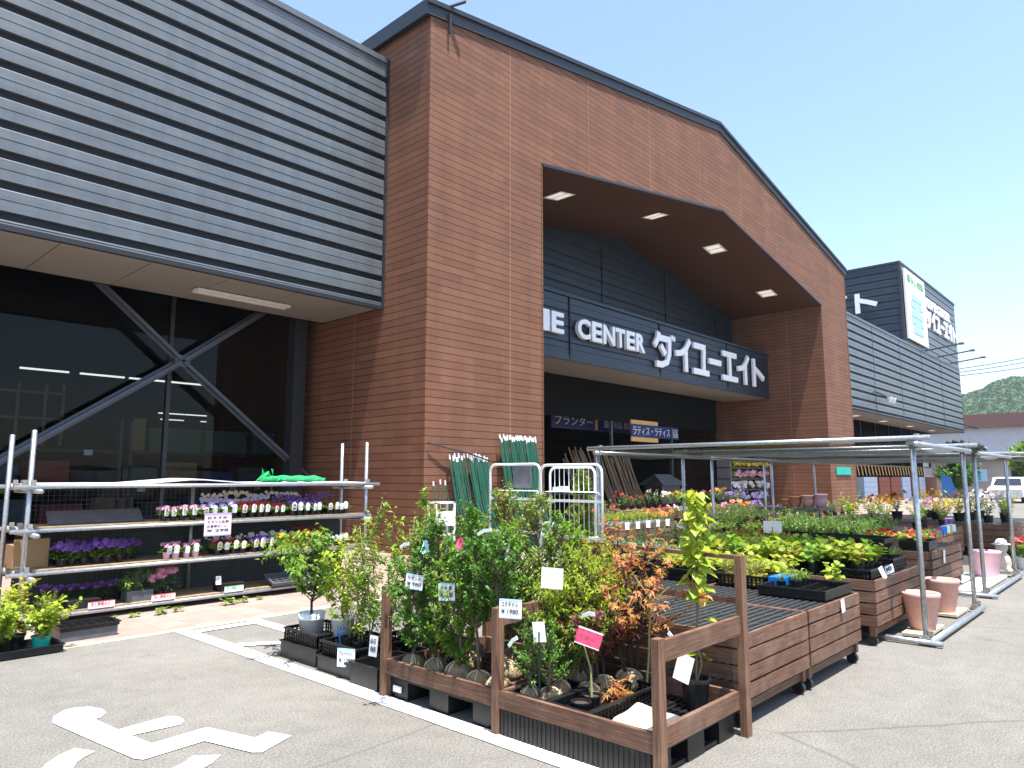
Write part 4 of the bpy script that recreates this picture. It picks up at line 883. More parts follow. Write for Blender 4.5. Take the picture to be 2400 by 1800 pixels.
# ---------------------------------------------------------------- crates and saplings left of the pallets
def crate(label, x0, y0, x1, y1, z, h, holes=True, mat='black_plastic', group='black plastic crates'):
    t = thing('plastic_crate', label, 'crate', ((x0 + x1) / 2, (y0 + y1) / 2, z), group); m = MB(); k = .012
    m.box(x0 + k, y0 + k, z, x1 - k, y1 - k, z + .008)
    def wall(a, b):
        L = (Vector(b) - Vector(a)).length; n = max(4, int(L / .034)); d = (Vector(b) - Vector(a)) / n
        for r0, r1 in ((0, .18), (.42, .50), (.70, .76), (.88, 1.0)) if holes else ((0, 1),): m.bar((a[0], a[1], z + h * (r0 + r1) / 2), (b[0], b[1], z + h * (r0 + r1) / 2), k, h * (r1 - r0))
        if holes:
            for i in range(n + 1): p = Vector(a) + d * i; m.box(p.x - .006, p.y - .006, z, p.x + .006, p.y + .006, z + h * .99)
    wall((x0, y0, 0), (x1, y0, 0)); wall((x0, y1, 0), (x1, y1, 0)); wall((x0, y0, 0), (x0, y1, 0)); wall((x1, y0, 0), (x1, y1, 0))
    m.build('crate_body', mat, t); m = MB(); e = .014
    for a in ((x0 - e, y0 - e, x1 + e, y0 + .006), (x0 - e, y1 - .006, x1 + e, y1 + e), (x0 - e, y0 + .006, x0 + .006, y1 - .006), (x1 - .006, y0 + .006, x1 + e, y1 - .006)): m.box(a[0], a[1], z + h - .004, a[2], a[3], z + h + .01)
    m.build('rim', mat, t); return t
crate('solid black crate at the bottom of the pair under the white bucket', 3.26, 5.12, 3.66, 5.66, 0, .13, False)
crate('open mesh black crate holding the white bucket', 3.28, 5.14, 3.68, 5.64, .135, .10)
crate('solid black crate under the card, third from the left', 3.24, 4.62, 3.68, 5.06, 0, .11, False)
crate('open mesh black crate full of thin saplings with a price card', 3.28, 4.60, 3.72, 5.08, .112, .10)
crate('low solid black crate between the sapling crate and the left pallet', 3.20, 4.24, 3.62, 4.56, 0, .15, False)
crate('long mesh crate holding saplings just behind the left pallet post', 3.70, 4.22, 4.15, 4.95, 0, .2)
q = thing('potted_tree', 'young tree with drooping green leaves in a white ribbed bucket', 'potted tree', (3.44, 5.5, .15))
b_ = MB().lathe([(0, 0), (.085, 0), (.105, .155), (.112, .155), (.112, .168), (.106, .17), (.118, .205), (.112, .208), (.102, .175), (.095, .16), (0, .16)], (3.44, 5.5, .15), 24).build('bucket', 'white_plastic', q, True)
b2 = MB(); uu = random.Random(2)
for k in range(26): a = 6.283 * k / 26; b2.tri((3.44 + .1 * math.cos(a), 5.5 + .1 * math.sin(a), .32), (3.44 + .1 * math.cos(a + .24), 5.5 + .1 * math.sin(a + .24), .32), (3.44 + (.115 + uu.uniform(-.01, .02)) * math.cos(a + .12), 5.5 + (.115 + uu.uniform(-.01, .02)) * math.sin(a + .12), .35 + uu.uniform(0, .03)))
b2.build('plastic_frill', 'white_card', b_)
shrub(q, (3.44, 5.5, .3), .80, .27, .24, 42, 12, .062, .03, 'lance', 'leaf_mid', 'dark_bark', .012, seed=3, droop=.75, lean=(0, -.05), shape='oval')
def arm(parent, a, c, b, mat, L, w, n, seed):
    u = random.Random(seed); a, c, b = Vector(a), Vector(c), Vector(b); MB().tube([a, c, b], [.006, .004, .002], 5).build('branch', 'bark', parent); lv = MB()
    for p0, p1 in ((a.lerp(c, .5), c), (c, b)): twig_leaves(lv, p0, p1, n, L, w, 'lance', .5, u)
    for k in range(6): p0 = c.lerp(b, k / 6); twig_leaves(lv, p0, p0 + Vector((u.uniform(-.12, .03), u.uniform(-.12, .12), u.uniform(-.06, .05))), n // 2, L, w, 'lance', .5, u)
    lv.build('branch_leaves', mat, parent)
arm(q, (3.44, 5.5, .78), (3.2, 5.5, .92), (2.98, 5.46, .86), 'leaf_mid', .06, .03, 10, 1); arm(q, (3.44, 5.48, .7), (3.22, 5.3, .82), (3.04, 5.16, .74), 'leaf_mid', .06, .03, 10, 2); arm(q, (3.44, 5.52, .9), (3.38, 5.72, 1.0), (3.3, 5.9, .92), 'leaf_mid', .06, .03, 10, 3)
q = thing('potted_tree', 'leafy sapling in a white bucket with blue print, right of the plain white bucket', 'potted tree', (3.50, 5.1, .12)); b_ = MB().lathe([(0, 0), (.075, 0), (.095, .22), (.1, .22), (.1, .235), (.088, .235), (.08, .2), (0, .2)], (3.5, 5.12, .125), 22).build('bucket', 'white_plastic', q, True)
m = MB()
for k in range(9):
    a = R(205 + (k % 3) * 15); z = .17 + .05 * (k // 3); r_ = .0905 + .02 * (z - .17); m.quad(*[(3.5 + r_ * math.cos(a + da), 5.12 + r_ * math.sin(a + da), z + dz) for da, dz in ((0, 0), (.16, .004), (.13, .034), (.02, .03))])
m.build('blue_print', 'bright_blue', b_)
shrub(q, (3.50, 5.12, .3), .72, .24, .10, 34, 11, .058, .03, 'lance', 'leaf_lime', 'bark', .008, seed=4, droop=.6, nst=2)
sap = [(3.42, 4.93, 1.05, .13), (3.55, 4.86, 1.17, .10), (3.40, 4.74, .95, .15), (3.62, 4.72, 1.05, .12), (3.8, 4.7, 1.0, .14), (3.9, 4.5, 1.12, .12), (3.85, 4.35, .9, .15), (3.48, 4.68, .72, .16), (4.0, 4.85, .9, .15)]
labs = ['thin sapling nearest the blue print bucket', 'tallest thin sapling, its tip reaching above the shelf rail', 'bushy low sapling behind the price card crate', 'upright sapling right of the tallest one', 'sapling with pale leaves behind the long mesh crate', 'tall sapling with a leafy tip just left of the dark shrubs', 'sapling half hidden behind the left pallet post', 'shortest twiggy sapling above the price card', 'rear sapling in front of the brown wall']
for i, (x, y, h, r_) in enumerate(sap):
    q = thing('sapling', labs[i], 'sapling', (x, y, .13), 'thin saplings in the black crates'); pot(q, (x, y, .125), .06, .12)
    shrub(q, (x, y, .22), h, r_, .12, 34 if i in (2, 7) else 26, 7, .06, .022, 'lance', ('leaf_lime', 'leaf_mid', 'leaf_olive')[i % 3], 'green_bark', .006, seed=60 + i, droop=.3, nst=2, shape='flat', wob=.025)
q = thing('sapling', 'leaning bare stemmed sapling with a leafy tip rising out of the dark shrubs', 'sapling', (3.75, 4.15, .15)); shrub(q, (3.75, 4.15, .15), 1.28, .09, .85, 16, 8, .06, .024, 'lance', 'leaf_mid', 'green_bark', .007, seed=71, lean=(0, .24))

# ---------------------------------------------------------------- balled shrubs on the left pallet
def balled(label, x, y, z, br, h, rad, z0, nb, lp, L, w, kind, lm, seed, bark='bark', **kw):
    q = thing('balled_shrub', label, 'shrub', (x, y, z), 'root balled shrubs on the pallets'); rootball(q, (x, y, z), br); shrub(q, (x, y, z + br * 1.35), h, rad, z0, nb, lp, L, w, kind, lm, bark, .011, seed=seed, **kw); return q
balled('glossy dark green shrub in the left front corner of the left pallet', 3.32, 4.0, .15, .085, .86, .19, .08, 74, 12, .042, .022, 'lance', 'leaf_deep', 81)
arm(bpy.data.objects['balled_shrub'], (3.3, 3.98, .62), (3.12, 3.9, .78), (2.98, 3.82, .74), 'leaf_deep', .045, .024, 12, 5)
balled('dark green shrub second from the left in the front row of the left pallet', 3.35, 3.80, .15, .085, .98, .19, .07, 84, 12, .042, .024, 'lance', 'leaf_deep', 82)
balled('mid green shrub with low leafy skirt third in the front row', 3.36, 3.58, .15, .095, .80, .19, .03, 84, 11, .046, .024, 'lance', 'leaf_mid', 83, nst=2)
balled('dark shrub with a pale bare stem fourth in the front row', 3.34, 3.37, .15, .082, .88, .18, .34, 66, 12, .040, .022, 'lance', 'leaf_deep', 84)
balled('shrub with a tan root ball beside the middle timber post', 3.33, 3.19, .15, .085, .92, .17, .40, 62, 12, .040, .020, 'lance', 'leaf_deep', 85)
balled('tall olive shrub, topmost of the left pallet, behind the front row', 3.85, 3.62, .15, .09, 1.22, .22, .25, 100, 12, .045, .018, 'lance', 'leaf_olive', 86)
balled('tall green shrub with reddish tips beside the topmost one', 3.92, 3.36, .15, .09, 1.16, .22, .25, 96, 12, .045, .018, 'lance', 'leaf_olive', 87)
balled('tall mid green shrub at the rear left corner of the left pallet', 3.85, 3.95, .15, .09, 1.02, .21, .2, 84, 12, .045, .02, 'lance', 'leaf_mid', 88)
balled('bushy mid green shrub at the rear right of the left pallet', 3.95, 3.14, .15, .09, 1.0, .2, .2, 84, 12, .048, .02, 'lance', 'leaf_mid', 89)
balled('olive shrub in the middle of the left pallet', 3.62, 3.75, .15, .09, 1.08, .2, .25, 84, 12, .042, .018, 'lance', 'leaf_deep', 90)
balled('shrub with small leaves in the middle of the left pallet behind the fourth', 3.63, 3.38, .15, .09, .95, .2, .25, 84, 12, .042, .018, 'lance', 'leaf_mid', 91)
# right pallet
crate('low mesh crate at the left end of the right pallet holding three small bushes', 3.24, 2.74, 3.66, 3.0, .15, .08)
for i, (x, y) in enumerate(((3.34, 2.93), (3.40, 2.83), (3.56, 2.88))):
    balled(['small dark bush at the left of the low mesh crate', 'small dark bush at the front of the low mesh crate with straw mulch', 'small dark bush at the right of the low mesh crate'][i], x, y, .16, .068, .40, .12, .05, 56, 10, .03, .014, 'lance', 'leaf_deep', 95 + i, nst=3)
balled('lime green feathery shrub behind the small dark bushes', 3.78, 2.92, .15, .09, .82, .27, .30, 130, 12, .05, .012, 'lance', 'leaf_lime', 99, nst=3, droop=.35)
balled('second lime shrub with yellow tips behind the first timber post', 4.0, 3.02, .15, .09, .86, .24, .30, 110, 12, .05, .014, 'lance', 'leaf_yellow', 100, nst=3, droop=.35)
balled('orange red maple with star shaped leaves over a pale root ball', 3.98, 2.66, .15, .09, .98, .38, .26, 76, 4, .068, .05, 'palm', 'leaf_maple', 101, bark='dark_bark', droop=.35, nst=3, wob=.06)
balled('dark wine red maple in the shade behind the pink card', 3.80, 2.72, .15, .08, .52, .25, .18, 56, 7, .07, .05, 'palm', 'leaf_wine', 102, bark='dark_bark', droop=.4, nst=2)
q = thing('balled_shrub', 'olive green maple between the lime shrub and the orange maple', 'shrub', (3.62, 2.78, .15), 'root balled shrubs on the pallets'); rootball(q, (3.66, 2.74, .15), .07); shrub(q, (3.66, 2.76, .2), .5, .22, .2, 46, 7, .065, .045, 'palm', 'leaf_olive', 'dark_bark', .009, seed=103, droop=.4)
crate('mesh crate with empty black pots in the middle of the right pallet', 3.25, 2.44, 3.95, 2.71, .15, .08)
for i, (x, y) in enumerate(((3.36, 2.57), (3.5, 2.6), (3.66, 2.56), (3.82, 2.6))):
    q = thing('empty_pot', ['empty black pot at the near end of the pot crate', 'black pot holding the bare twig', 'empty black pot third in the pot crate', 'empty black pot at the far end of the pot crate'][i], 'flower pot', (x, y, .16), 'black pots in the pot crate'); pot(q, (x, y, .16), .055, .085)
    if i == 1: MB().tube([(x, y, .23), (x + .01, y + .01, .38), (x - .02, y + .05, .55)], [.009, .006, .004], 6).build('twig', 'green_bark', q)
    if i == 2:
        lv = MB()
        for k in range(60): lf(lv, Vector((x, y - .03, .23)) + rv() * U.uniform(.02, .1), rv(), Vector((0, 0, 1)), .07, .04, 'palm')
        lv.build('fallen_leaves', 'leaf_maple', q)
q = thing('bare_sapling', 'bare yellow green twig sapling leaning over the grid top', 'sapling', (3.95, 2.5, .15)); m = MB()
m.tube([(3.95, 2.52, .16), (3.96, 2.5, .35), (3.93, 2.47, .55), (3.95, 2.46, .75)], [.009, .007, .006, .005], 6).tube([(3.95, 2.46, .72), (3.98, 2.36, .82), (4.0, 2.22, .86)], [.005, .004, .002], 5).tube([(3.95, 2.46, .74), (3.9, 2.55, .88), (3.88, 2.62, 1.0)], [.005, .004, .002], 5); m.build('stem', 'green_bark', q)
lv = MB()
for c_ in ((4.0, 2.22, .86), (3.96, 2.1, .80), (4.05, 2.3, .78), (3.98, 2.36, .6)):
    for k in range(5): lf(lv, Vector(c_) + rv() * .02, rv(), Vector((0, 0, 1)), .055, .05, 'palm')
lv.build('foliage', 'leaf_maple', q)
# vine in black pot
V = thing('potted_vine', 'tall column of bright heart shaped leaves climbing a thin pole from a black pot', 'potted vine', (4.0, 2.22, .15)); pot(V, (3.98, 2.19, .15), .085, .17)
MB().tube([(3.98, 2.19, .25), (4.02, 2.18, .8), (4.04, 2.175, 1.38)], .006, 6).build('pole', 'bamboo', V); m = MB(); pts = [(4.0 + .02 * math.sin(k * 1.1), 2.18 + .02 * math.cos(k * 1.1), .27 + k * .055) for k in range(21)]; m.tube(pts, .004, 5); m.build('stem', 'green_bark', V)
lv = MB(); uu = random.Random(5)
for k in range(150):
    z = .80 + .62 * uu.random() ** .85 if k > 16 else .42 + .38 * uu.random(); a = uu.uniform(0, 6.28); r_ = .02 + .055 * uu.random() * (1 if z > .95 else .7) * (1.0 if z < 1.3 else .6)
    lf(lv, Vector((4.025 + r_ * math.cos(a), 2.18 + r_ * math.sin(a), z)), Vector((math.cos(a), math.sin(a), uu.uniform(-.9, .1))), Vector((0, 0, 1)) + rv(uu) * .4, uu.uniform(.045, .085), uu.uniform(.045, .08), 'heart')
lv.build('foliage', 'leaf_lime', V)
m = MB(); uu = random.Random(6)
nx_, ny_ = 16, 12; X0, X1, Y0, Y1 = 3.25, 3.66, 2.03, 2.38
for s_ in (0, 1):
    for i in range(nx_ + 1):
        for j in range(ny_ + 1):
            a, b = i / nx_, j / ny_; e = min(a, 1 - a, b, 1 - b) * 10; r_ = min(1, e) ** .5; sh_ = .07 * (a - .5)
            m.v.append((X0 + (X1 - X0) * a + .06 * (b - .5), Y0 + (Y1 - Y0) * b + sh_, .155 + (.05 * r_ + .012 + .004 * math.sin(a * 9) * math.cos(b * 7) if s_ else .0) + .0))
for i in range(nx_):
    for j in range(ny_):
        q_ = i * (ny_ + 1) + j; o_ = (nx_ + 1) * (ny_ + 1); m.f.append((q_ + o_, q_ + ny_ + 1 + o_, q_ + ny_ + 2 + o_, q_ + 1 + o_)); 
k0 = (nx_ + 1) * (ny_ + 1)
edge = [i * (ny_ + 1) for i in range(nx_ + 1)] + [nx_ * (ny_ + 1) + j for j in range(1, ny_ + 1)] + [i * (ny_ + 1) + ny_ for i in range(nx_ - 1, -1, -1)] + [j for j in range(ny_ - 1, 0, -1)]
for a, b in zip(edge, edge[1:] + edge[:1]): m.f.append((a, b, b + k0, a + k0))
tag(m.build('sand_bag', 'tan_slab', smooth=True), 'flat cream sandbag lying in the front corner of the right pallet', 'sandbag')
# cards
W_ = R(-138)
card('price_card', 'white price card on a stick, leftmost on the dark green shrubs', (3.21, 3.87, .79), .125, .10, R(-150), ('サザンカ', '¥ 980'), edge='pale_blue_card', roll=-.12)
card('price_card', 'white price card in the middle of the dark green shrubs', (3.2, 3.53, .76), .11, .11, R(-150), ('金木犀', '¥ 1280'), edge='pale_blue_card', roll=.04)
card('price_card', 'white price card with handwriting fixed to the middle timber post', (3.15, 2.92, .735), .135, .11, R(-150), ('コクチナシ', '¥ 1980.'), edge='pale_blue_card', roll=-.03)
card('price_card', 'narrow white card on a wooden stake between the small dark bushes', (3.28, 2.81, .60), .08, .115, R(-165), ('',) * 0, roll=.12, stake=.36)
card('price_card', 'blank white card clipped in the lime feathery shrub', (3.45, 2.85, .885), .135, .125, R(-150), (), roll=-.05)
card('price_card', 'pink and red picture card on a bent cane in the middle of the right pallet', (3.48, 2.60, .565), .15, .10, R(-150), (), 'hot_pink_card', roll=-.3, edge='white_card', inkmat='white_card')
card('price_card', 'large white card leaning on the black pot of the vine', (3.80, 2.165, .41), .10, .15, R(-175), ('',) * 0, roll=-.25, tilt=.1)
card('price_card', 'white price card standing on the front of the sapling crate', (3.235, 4.68, .155), .15, .135, R(-155), ('ブルーベリー', '¥ 1280'), edge='pale_blue_card')
card('price_card', 'tall narrow white card beside the saplings behind the crate', (3.32, 4.46, .26), .07, .15, R(-160), ('品番', '苗'), roll=-.08)
card('price_card', 'white card on a stake above the middle of the seedling carts', (9.0, 3.8, .87), .22, .15, R(-160), (), stake=.25)
card('price_card', 'white tag hanging over the front edge of the second slatted cart', (5.92, 1.972, .51), .06, .10, R(-95), (), roll=.15)
card('price_card', 'white tag hanging on the cart in the second canopy', (10.5, 2.225, .5), .07, .16, R(-95), (), roll=-.1)
for i, (x, y, z, lab) in enumerate(((3.28, 4.12, 1.0, 'white plastic loop tag left of the left shrubs'), (3.3, 3.35, 1.13, 'long white loop tag high in the olive shrubs'), (3.22, 3.0, .5, 'white loop tag bending off the middle post'), (3.5, 2.66, .68, 'white loop tag left of the pink card'), (3.7, 2.2, .62, 'white loop tag hanging from the bare sapling'))):
    m = MB(); a = Vector((x, y, z)); d = Vector((0, (-.1, -.12, -.07, -.09, -.1)[i], (.03, .035, .06, .02, -.12)[i])); m.bar(a, a + d * .5 + Vector((0, 0, .01)), .004, .022, (0, .3, 1)).bar(a + d * .5 + Vector((0, 0, .01)), a + d, .004, .022, (0, .3, 1)); tag(m.build('loop_tag', 'white_card'), lab, 'tag', 'white loop tags on the shrubs')
for i, (x, y, z, mt, lab) in enumerate(((3.3, 3.5, 1.06, 'hot_pink_card', 'pink flower picture tag high in the shrubs'), (3.3, 3.85, 1.02, 'pale_blue_card', 'pale blue picture tag in the dark shrubs'), (3.42, 3.2, 1.04, 'white_card', 'white round tag right of the pink flower tag'))):
    m = MB(); i0 = 0; m.v = [(x - .004 * k, y + .04 * math.cos(6.283 * k / 9), z + .05 * math.sin(6.283 * k / 9)) for k in range(9)]; m.f = [tuple(range(9))]; tag(m.build('picture_tag', mt), lab, 'tag', 'picture tags on the shrubs')
# ================================================================ seedlings on the carts
def mk_plant(seed, lm, h, w, n, L, wd, kind, potr=.045, poth=.08, potm='black_plastic', stems=6, droop=.2, petal=None, nbl=0, br=.03, up=.3):
    u = random.Random(seed); nm = [v for k, v in ((320, 'potted_flower'), (311, 'potted_herb'), (301, 'potted_shrub'), (280, 'flowering_bush'), (260, 'potted_flower'), (255, 'onion_seedling'), (251, 'grass_seedling'), (241, 'pepper_seedling'), (231, 'cabbage_seedling'), (221, 'pepper_seedling'), (211, 'tomato_seedling'), (200, 'squash_seedling')) if seed >= k][0]
    t = thing(nm, 'x', nm.replace('_', ' '), (0, 0, 0)); OFF[t.name] = Vector()
    pot(t, (0, 0, 0), potr, poth, potm, False, 10); lv, st, bl = MB(), MB(), MB()
    for k in range(stems):
        a = 6.283 * (k + u.random()) / stems; r_ = w * u.uniform(.25, .8); e = Vector((r_ * math.cos(a), r_ * math.sin(a), poth + (h - poth) * u.uniform(.55, 1))); b = Vector((0, 0, poth * .8)); m = b.lerp(e, .55) + Vector((0, 0, .02))
        st.tube([b, m, e], [.004, .003, .0015], 4, False); twig_leaves(lv, b.lerp(m, up), e, max(3, n // stems), L, wd, kind, droop, u)
    lv.build('foliage', lm, t); st.build('stem', 'green_bark', t)
    if petal:
        for k in range(nbl): a = u.uniform(0, 6.283); r_ = w * math.sqrt(u.random()); flowerhead(bl, Vector((r_ * math.cos(a), r_ * math.sin(a), h * u.uniform(.75, 1.05))), br * u.uniform(.8, 1.2), u)
        bl.build('blossom', petal, t)
    return Proto(t)
def patch(pr, x0, x1, y0, y1, z, nx, ny, label, group, sc=(.85, 1.2), skip=0.):
    prs = pr if isinstance(pr, list) else [pr]; k = 0
    if len(label.split()) > 9 and nx * ny > 1: print('LONG', label)
    for i in range(nx):
        for j in range(ny):
            if U.random() < skip: continue
            prs[U.randrange(len(prs))].put((x0 + (x1 - x0) * (i + .5) / nx + U.uniform(-.015, .015), y0 + (y1 - y0) * (j + .5) / ny + U.uniform(-.015, .015), z), U.uniform(0, 6.28), U.uniform(*sc), label if nx * ny == 1 else label + (', %s from right in %s row' % (ORD[j], ORD[i]) if nx > 1 else ', %s from right' % ORD[j]), group)
GS = 'seedlings on the wooden carts'
squash = [mk_plant(201 + i, ('leaf_lime', 'leaf_mid')[i % 2], .27, .14, 30, .078, .075, 'broad', stems=10, droop=.1) for i in range(2)]
squash_y = [mk_plant(205, 'leaf_yellow', .22, .13, 26, .07, .065, 'broad', stems=9, droop=.1), mk_plant(206, 'leaf_lime', .26, .13, 30, .07, .062, 'broad', stems=9, droop=.1)]
tomato = [mk_plant(211 + i, 'leaf_tomato', .34, .15, 70, .05, .022, 'lance', stems=9, droop=.5) for i in range(2)]
pepper = [mk_plant(221 + i, ('leaf_deep', 'leaf_mid')[i], .27, .12, 50, .06, .03, 'lance', stems=8, droop=.3) for i in range(2)]
blue = [mk_plant(231, 'leaf_blue', .26, .15, 36, .085, .04, 'lance', stems=8, droop=.3)]
young = [mk_plant(241, 'leaf_mid', .15, .08, 22, .045, .022, 'lance', stems=5)]
grass = [mk_plant(251, 'leaf_yellow', .22, .07, 40, .06, .012, 'lance', stems=14, droop=-.2, potm='yellow_tag', potr=.05)]
onion = [mk_plant(255, 'leaf_blue', .42, .10, 8, .30, .012, 'lance', stems=4, droop=-1.)]
z1, z2_, z3_ = .562, .582, .602
# second cart: trays and baskets along the far side and front corner
tray('large black tray at the front corner of the second slatted cart', 5.72, 2.03, 6.34, 2.56, z1, .07, group='black plastic trays', cells=True)
patch(young, 5.95, 6.3, 2.3, 2.55, z1 + .01, 3, 2, 'small pepper seedling in the front corner tray', GS)
patch(squash[:1], 6.15, 6.33, 2.06, 2.2, z1 + .01, 1, 1, 'single squash seedling at the front corner of the tray on the second cart', GS)
crate('open black basket of yellow green seedlings behind the front corner tray', 5.98, 2.62, 6.34, 3.05, z1, .09)
patch(grass, 6.0, 6.33, 2.72, 3.05, z1 + .01, 3, 3, 'yellow green seedling in basket behind the front tray', GS)
tag(MB().box(6.02, 2.46, z1 + .02, 6.3, 2.6, z1 + .10).build('blue_tray', 'bright_blue'), 'bright blue tray between the front tray and the basket on the second cart', 'tray')
crate('open black basket farther along the second cart with mixed greens', 5.98, 3.15, 6.34, 3.6, z1, .09)
patch(squash_y, 6.02, 6.3, 3.15, 3.6, z1 + .01, 2, 3, 'yellow green seedling in the farther open basket', GS)
crate('deep black crate on the cart next to the roll cages', 5.95, 3.7, 6.35, 4.15, z1, .12, False)
crate('deep black crate at the left end of the cart next to the roll cages', 5.4, 3.86, 5.85, 4.2, z1, .10, False)
patch(blue, 6.05, 6.3, 3.75, 4.1, z1 + .04, 2, 2, 'bluish seedling in deep crate by the roll cages', GS)
patch(squash_y, 6.45, 6.98, 2.68, 4.25, z1 - .1, 3, 10, 'bright squash seedling on the trestle board', GS, (1., 1.3))
tag(MB().box(6.42, 2.65, .40, 7.0, 4.3, .455).build('ground_board', 'board_tan'), 'narrow trestle board carrying the yellow green seedlings between two carts', 'board')
tag(MB().box(6.5, 2.75, 0, 6.56, 2.81, .40).box(6.5, 2.75, .3, 6.95, 2.81, .34).box(6.89, 2.75, 0, 6.95, 2.81, .40).build('trestle', 'stained_wood'), 'near trestle under the seedling board', 'trestle'); tag(MB().box(6.5, 4.1, 0, 6.56, 4.16, .40).box(6.5, 4.1, .3, 6.95, 4.16, .34).box(6.89, 4.1, 0, 6.95, 4.16, .40).build('trestle', 'stained_wood'), 'far trestle under the seedling board', 'trestle')
# canopy cart
crate('black basket with two white labels at the front corner of the canopy cart', 7.06, 2.1, 7.62, 2.42, z2_, .07)
card('plant_tag', 'white strip label on the basket at the front corner of the canopy cart', (7.30, 2.06, .62), .05, .12, R(-120), (), roll=.5, cat='tag'); card('plant_tag', 'curled white label with black print on the same corner basket', (7.52, 2.06, .63), .10, .08, R(-120), ('MB',), roll=.3, cat='tag')
patch(squash + squash_y, 7.08, 7.7, 2.12, 2.75, z2_ + .01, 4, 3, 'large squash seedling at canopy cart front corner', GS, (1., 1.3))
patch(squash + squash_y, 7.08, 7.85, 2.75, 4.0, z2_, 5, 8, 'bright squash seedling, canopy cart near side', GS, (.9, 1.25))
patch(pepper, 7.8, 8.7, 2.9, 4.0, z2_, 4, 5, 'dark pepper seedling, canopy cart middle', GS)
crate('low black crate at the outer side of the canopy cart behind the squash', 7.85, 2.12, 8.3, 2.75, z2_, .10); patch(young, 8.35, 8.7, 2.15, 2.7, z2_, 2, 2, 'small seedling near canopy cart outer corner', GS)
patch(blue, 7.08, 7.6, 4.1, 5.3, z2_, 3, 5, 'bluish leafy seedling, inner canopy end', GS, (.65, .85))
patch(onion, 7.2, 7.6, 4.4, 4.9, z2_, 1, 2, 'long leafed onion seedling beside the vine', GS)
patch(tomato, 7.7, 8.7, 4.1, 5.3, z2_, 4, 5, 'dark tomato seedling, inner canopy end', GS, (.55, .8))
fp_ = mk_plant(261, 'leaf_mid', .22, .11, 30, .05, .026, 'lance', petal='petal_orange', nbl=5, br=.022); patch(fp_, 8.2, 8.7, 3.3, 4.2, z2_ + .06, 2, 4, 'orange flowered seedling by staked white card', GS)
fw_ = mk_plant(262, 'leaf_mid', .22, .11, 26, .05, .026, 'lance', petal='petal_white', nbl=6, br=.024); patch(fw_, 8.2, 8.7, 4.3, 4.9, z2_ + .06, 2, 3, 'white flowered seedling by staked white card', GS)
# second canopy
patch(tomato, 10.0, 11.55, 3.0, 4.4, z3_, 6, 6, 'tomato seedling on the nasturtium cart', GS, (1.05, 1.3))
patch(pepper, 10.0, 11.55, 4.5, 6.0, z3_, 5, 6, 'dark leafy seedling, middle canopy inner side', GS, (.8, 1.))
nast = [mk_plant(271, 'leaf_mid', .20, .13, 26, .06, .055, 'broad', potm='orange_terracotta', petal='petal_orange', nbl=8), mk_plant(272, 'leaf_mid', .20, .13, 26, .05, .045, 'broad', petal='petal_red', nbl=8)]
patch(nast, 9.98, 10.7, 2.28, 2.95, z3_, 3, 3, 'nasturtium pot, middle canopy outer corner', GS)
crate('black crate at the near corner of the nasturtium cart', 10.0, 2.28, 10.4, 2.6, z3_, .10, False)
for i, (x, y, m_) in enumerate(((11.0, 2.32, 'bright_blue'), (11.15, 2.32, 'white_card'), (11.3, 2.32, 'yellow_tag'), (11.5, 2.32, 'pale_blue_card'), (11.75, 2.4, 'petal_purple'), (12.0, 2.45, 'white_card'))):
    card('plant_tag', ('blue', 'first white', 'yellow', 'pale blue', 'violet', 'last white')[i] + ' label in the row on the edge of the middle canopy cart', (x, y, .80 if i < 4 else .86), .10, .10, R(-150), (), m_, cat='tag', stake=.1, group='coloured labels on the middle canopy cart')
tray('long dark tray lying empty on the inner part of the middle canopy cart', 9.0, 2.5, 9.5, 3.9, .74, .05); tag(MB().box(9.05, 2.55, 0, 9.45, 3.85, .735).build('dark_stand', 'dark_interior'), 'dark stand between the canopy cart and the nasturtium cart carrying an empty tray', 'stand')
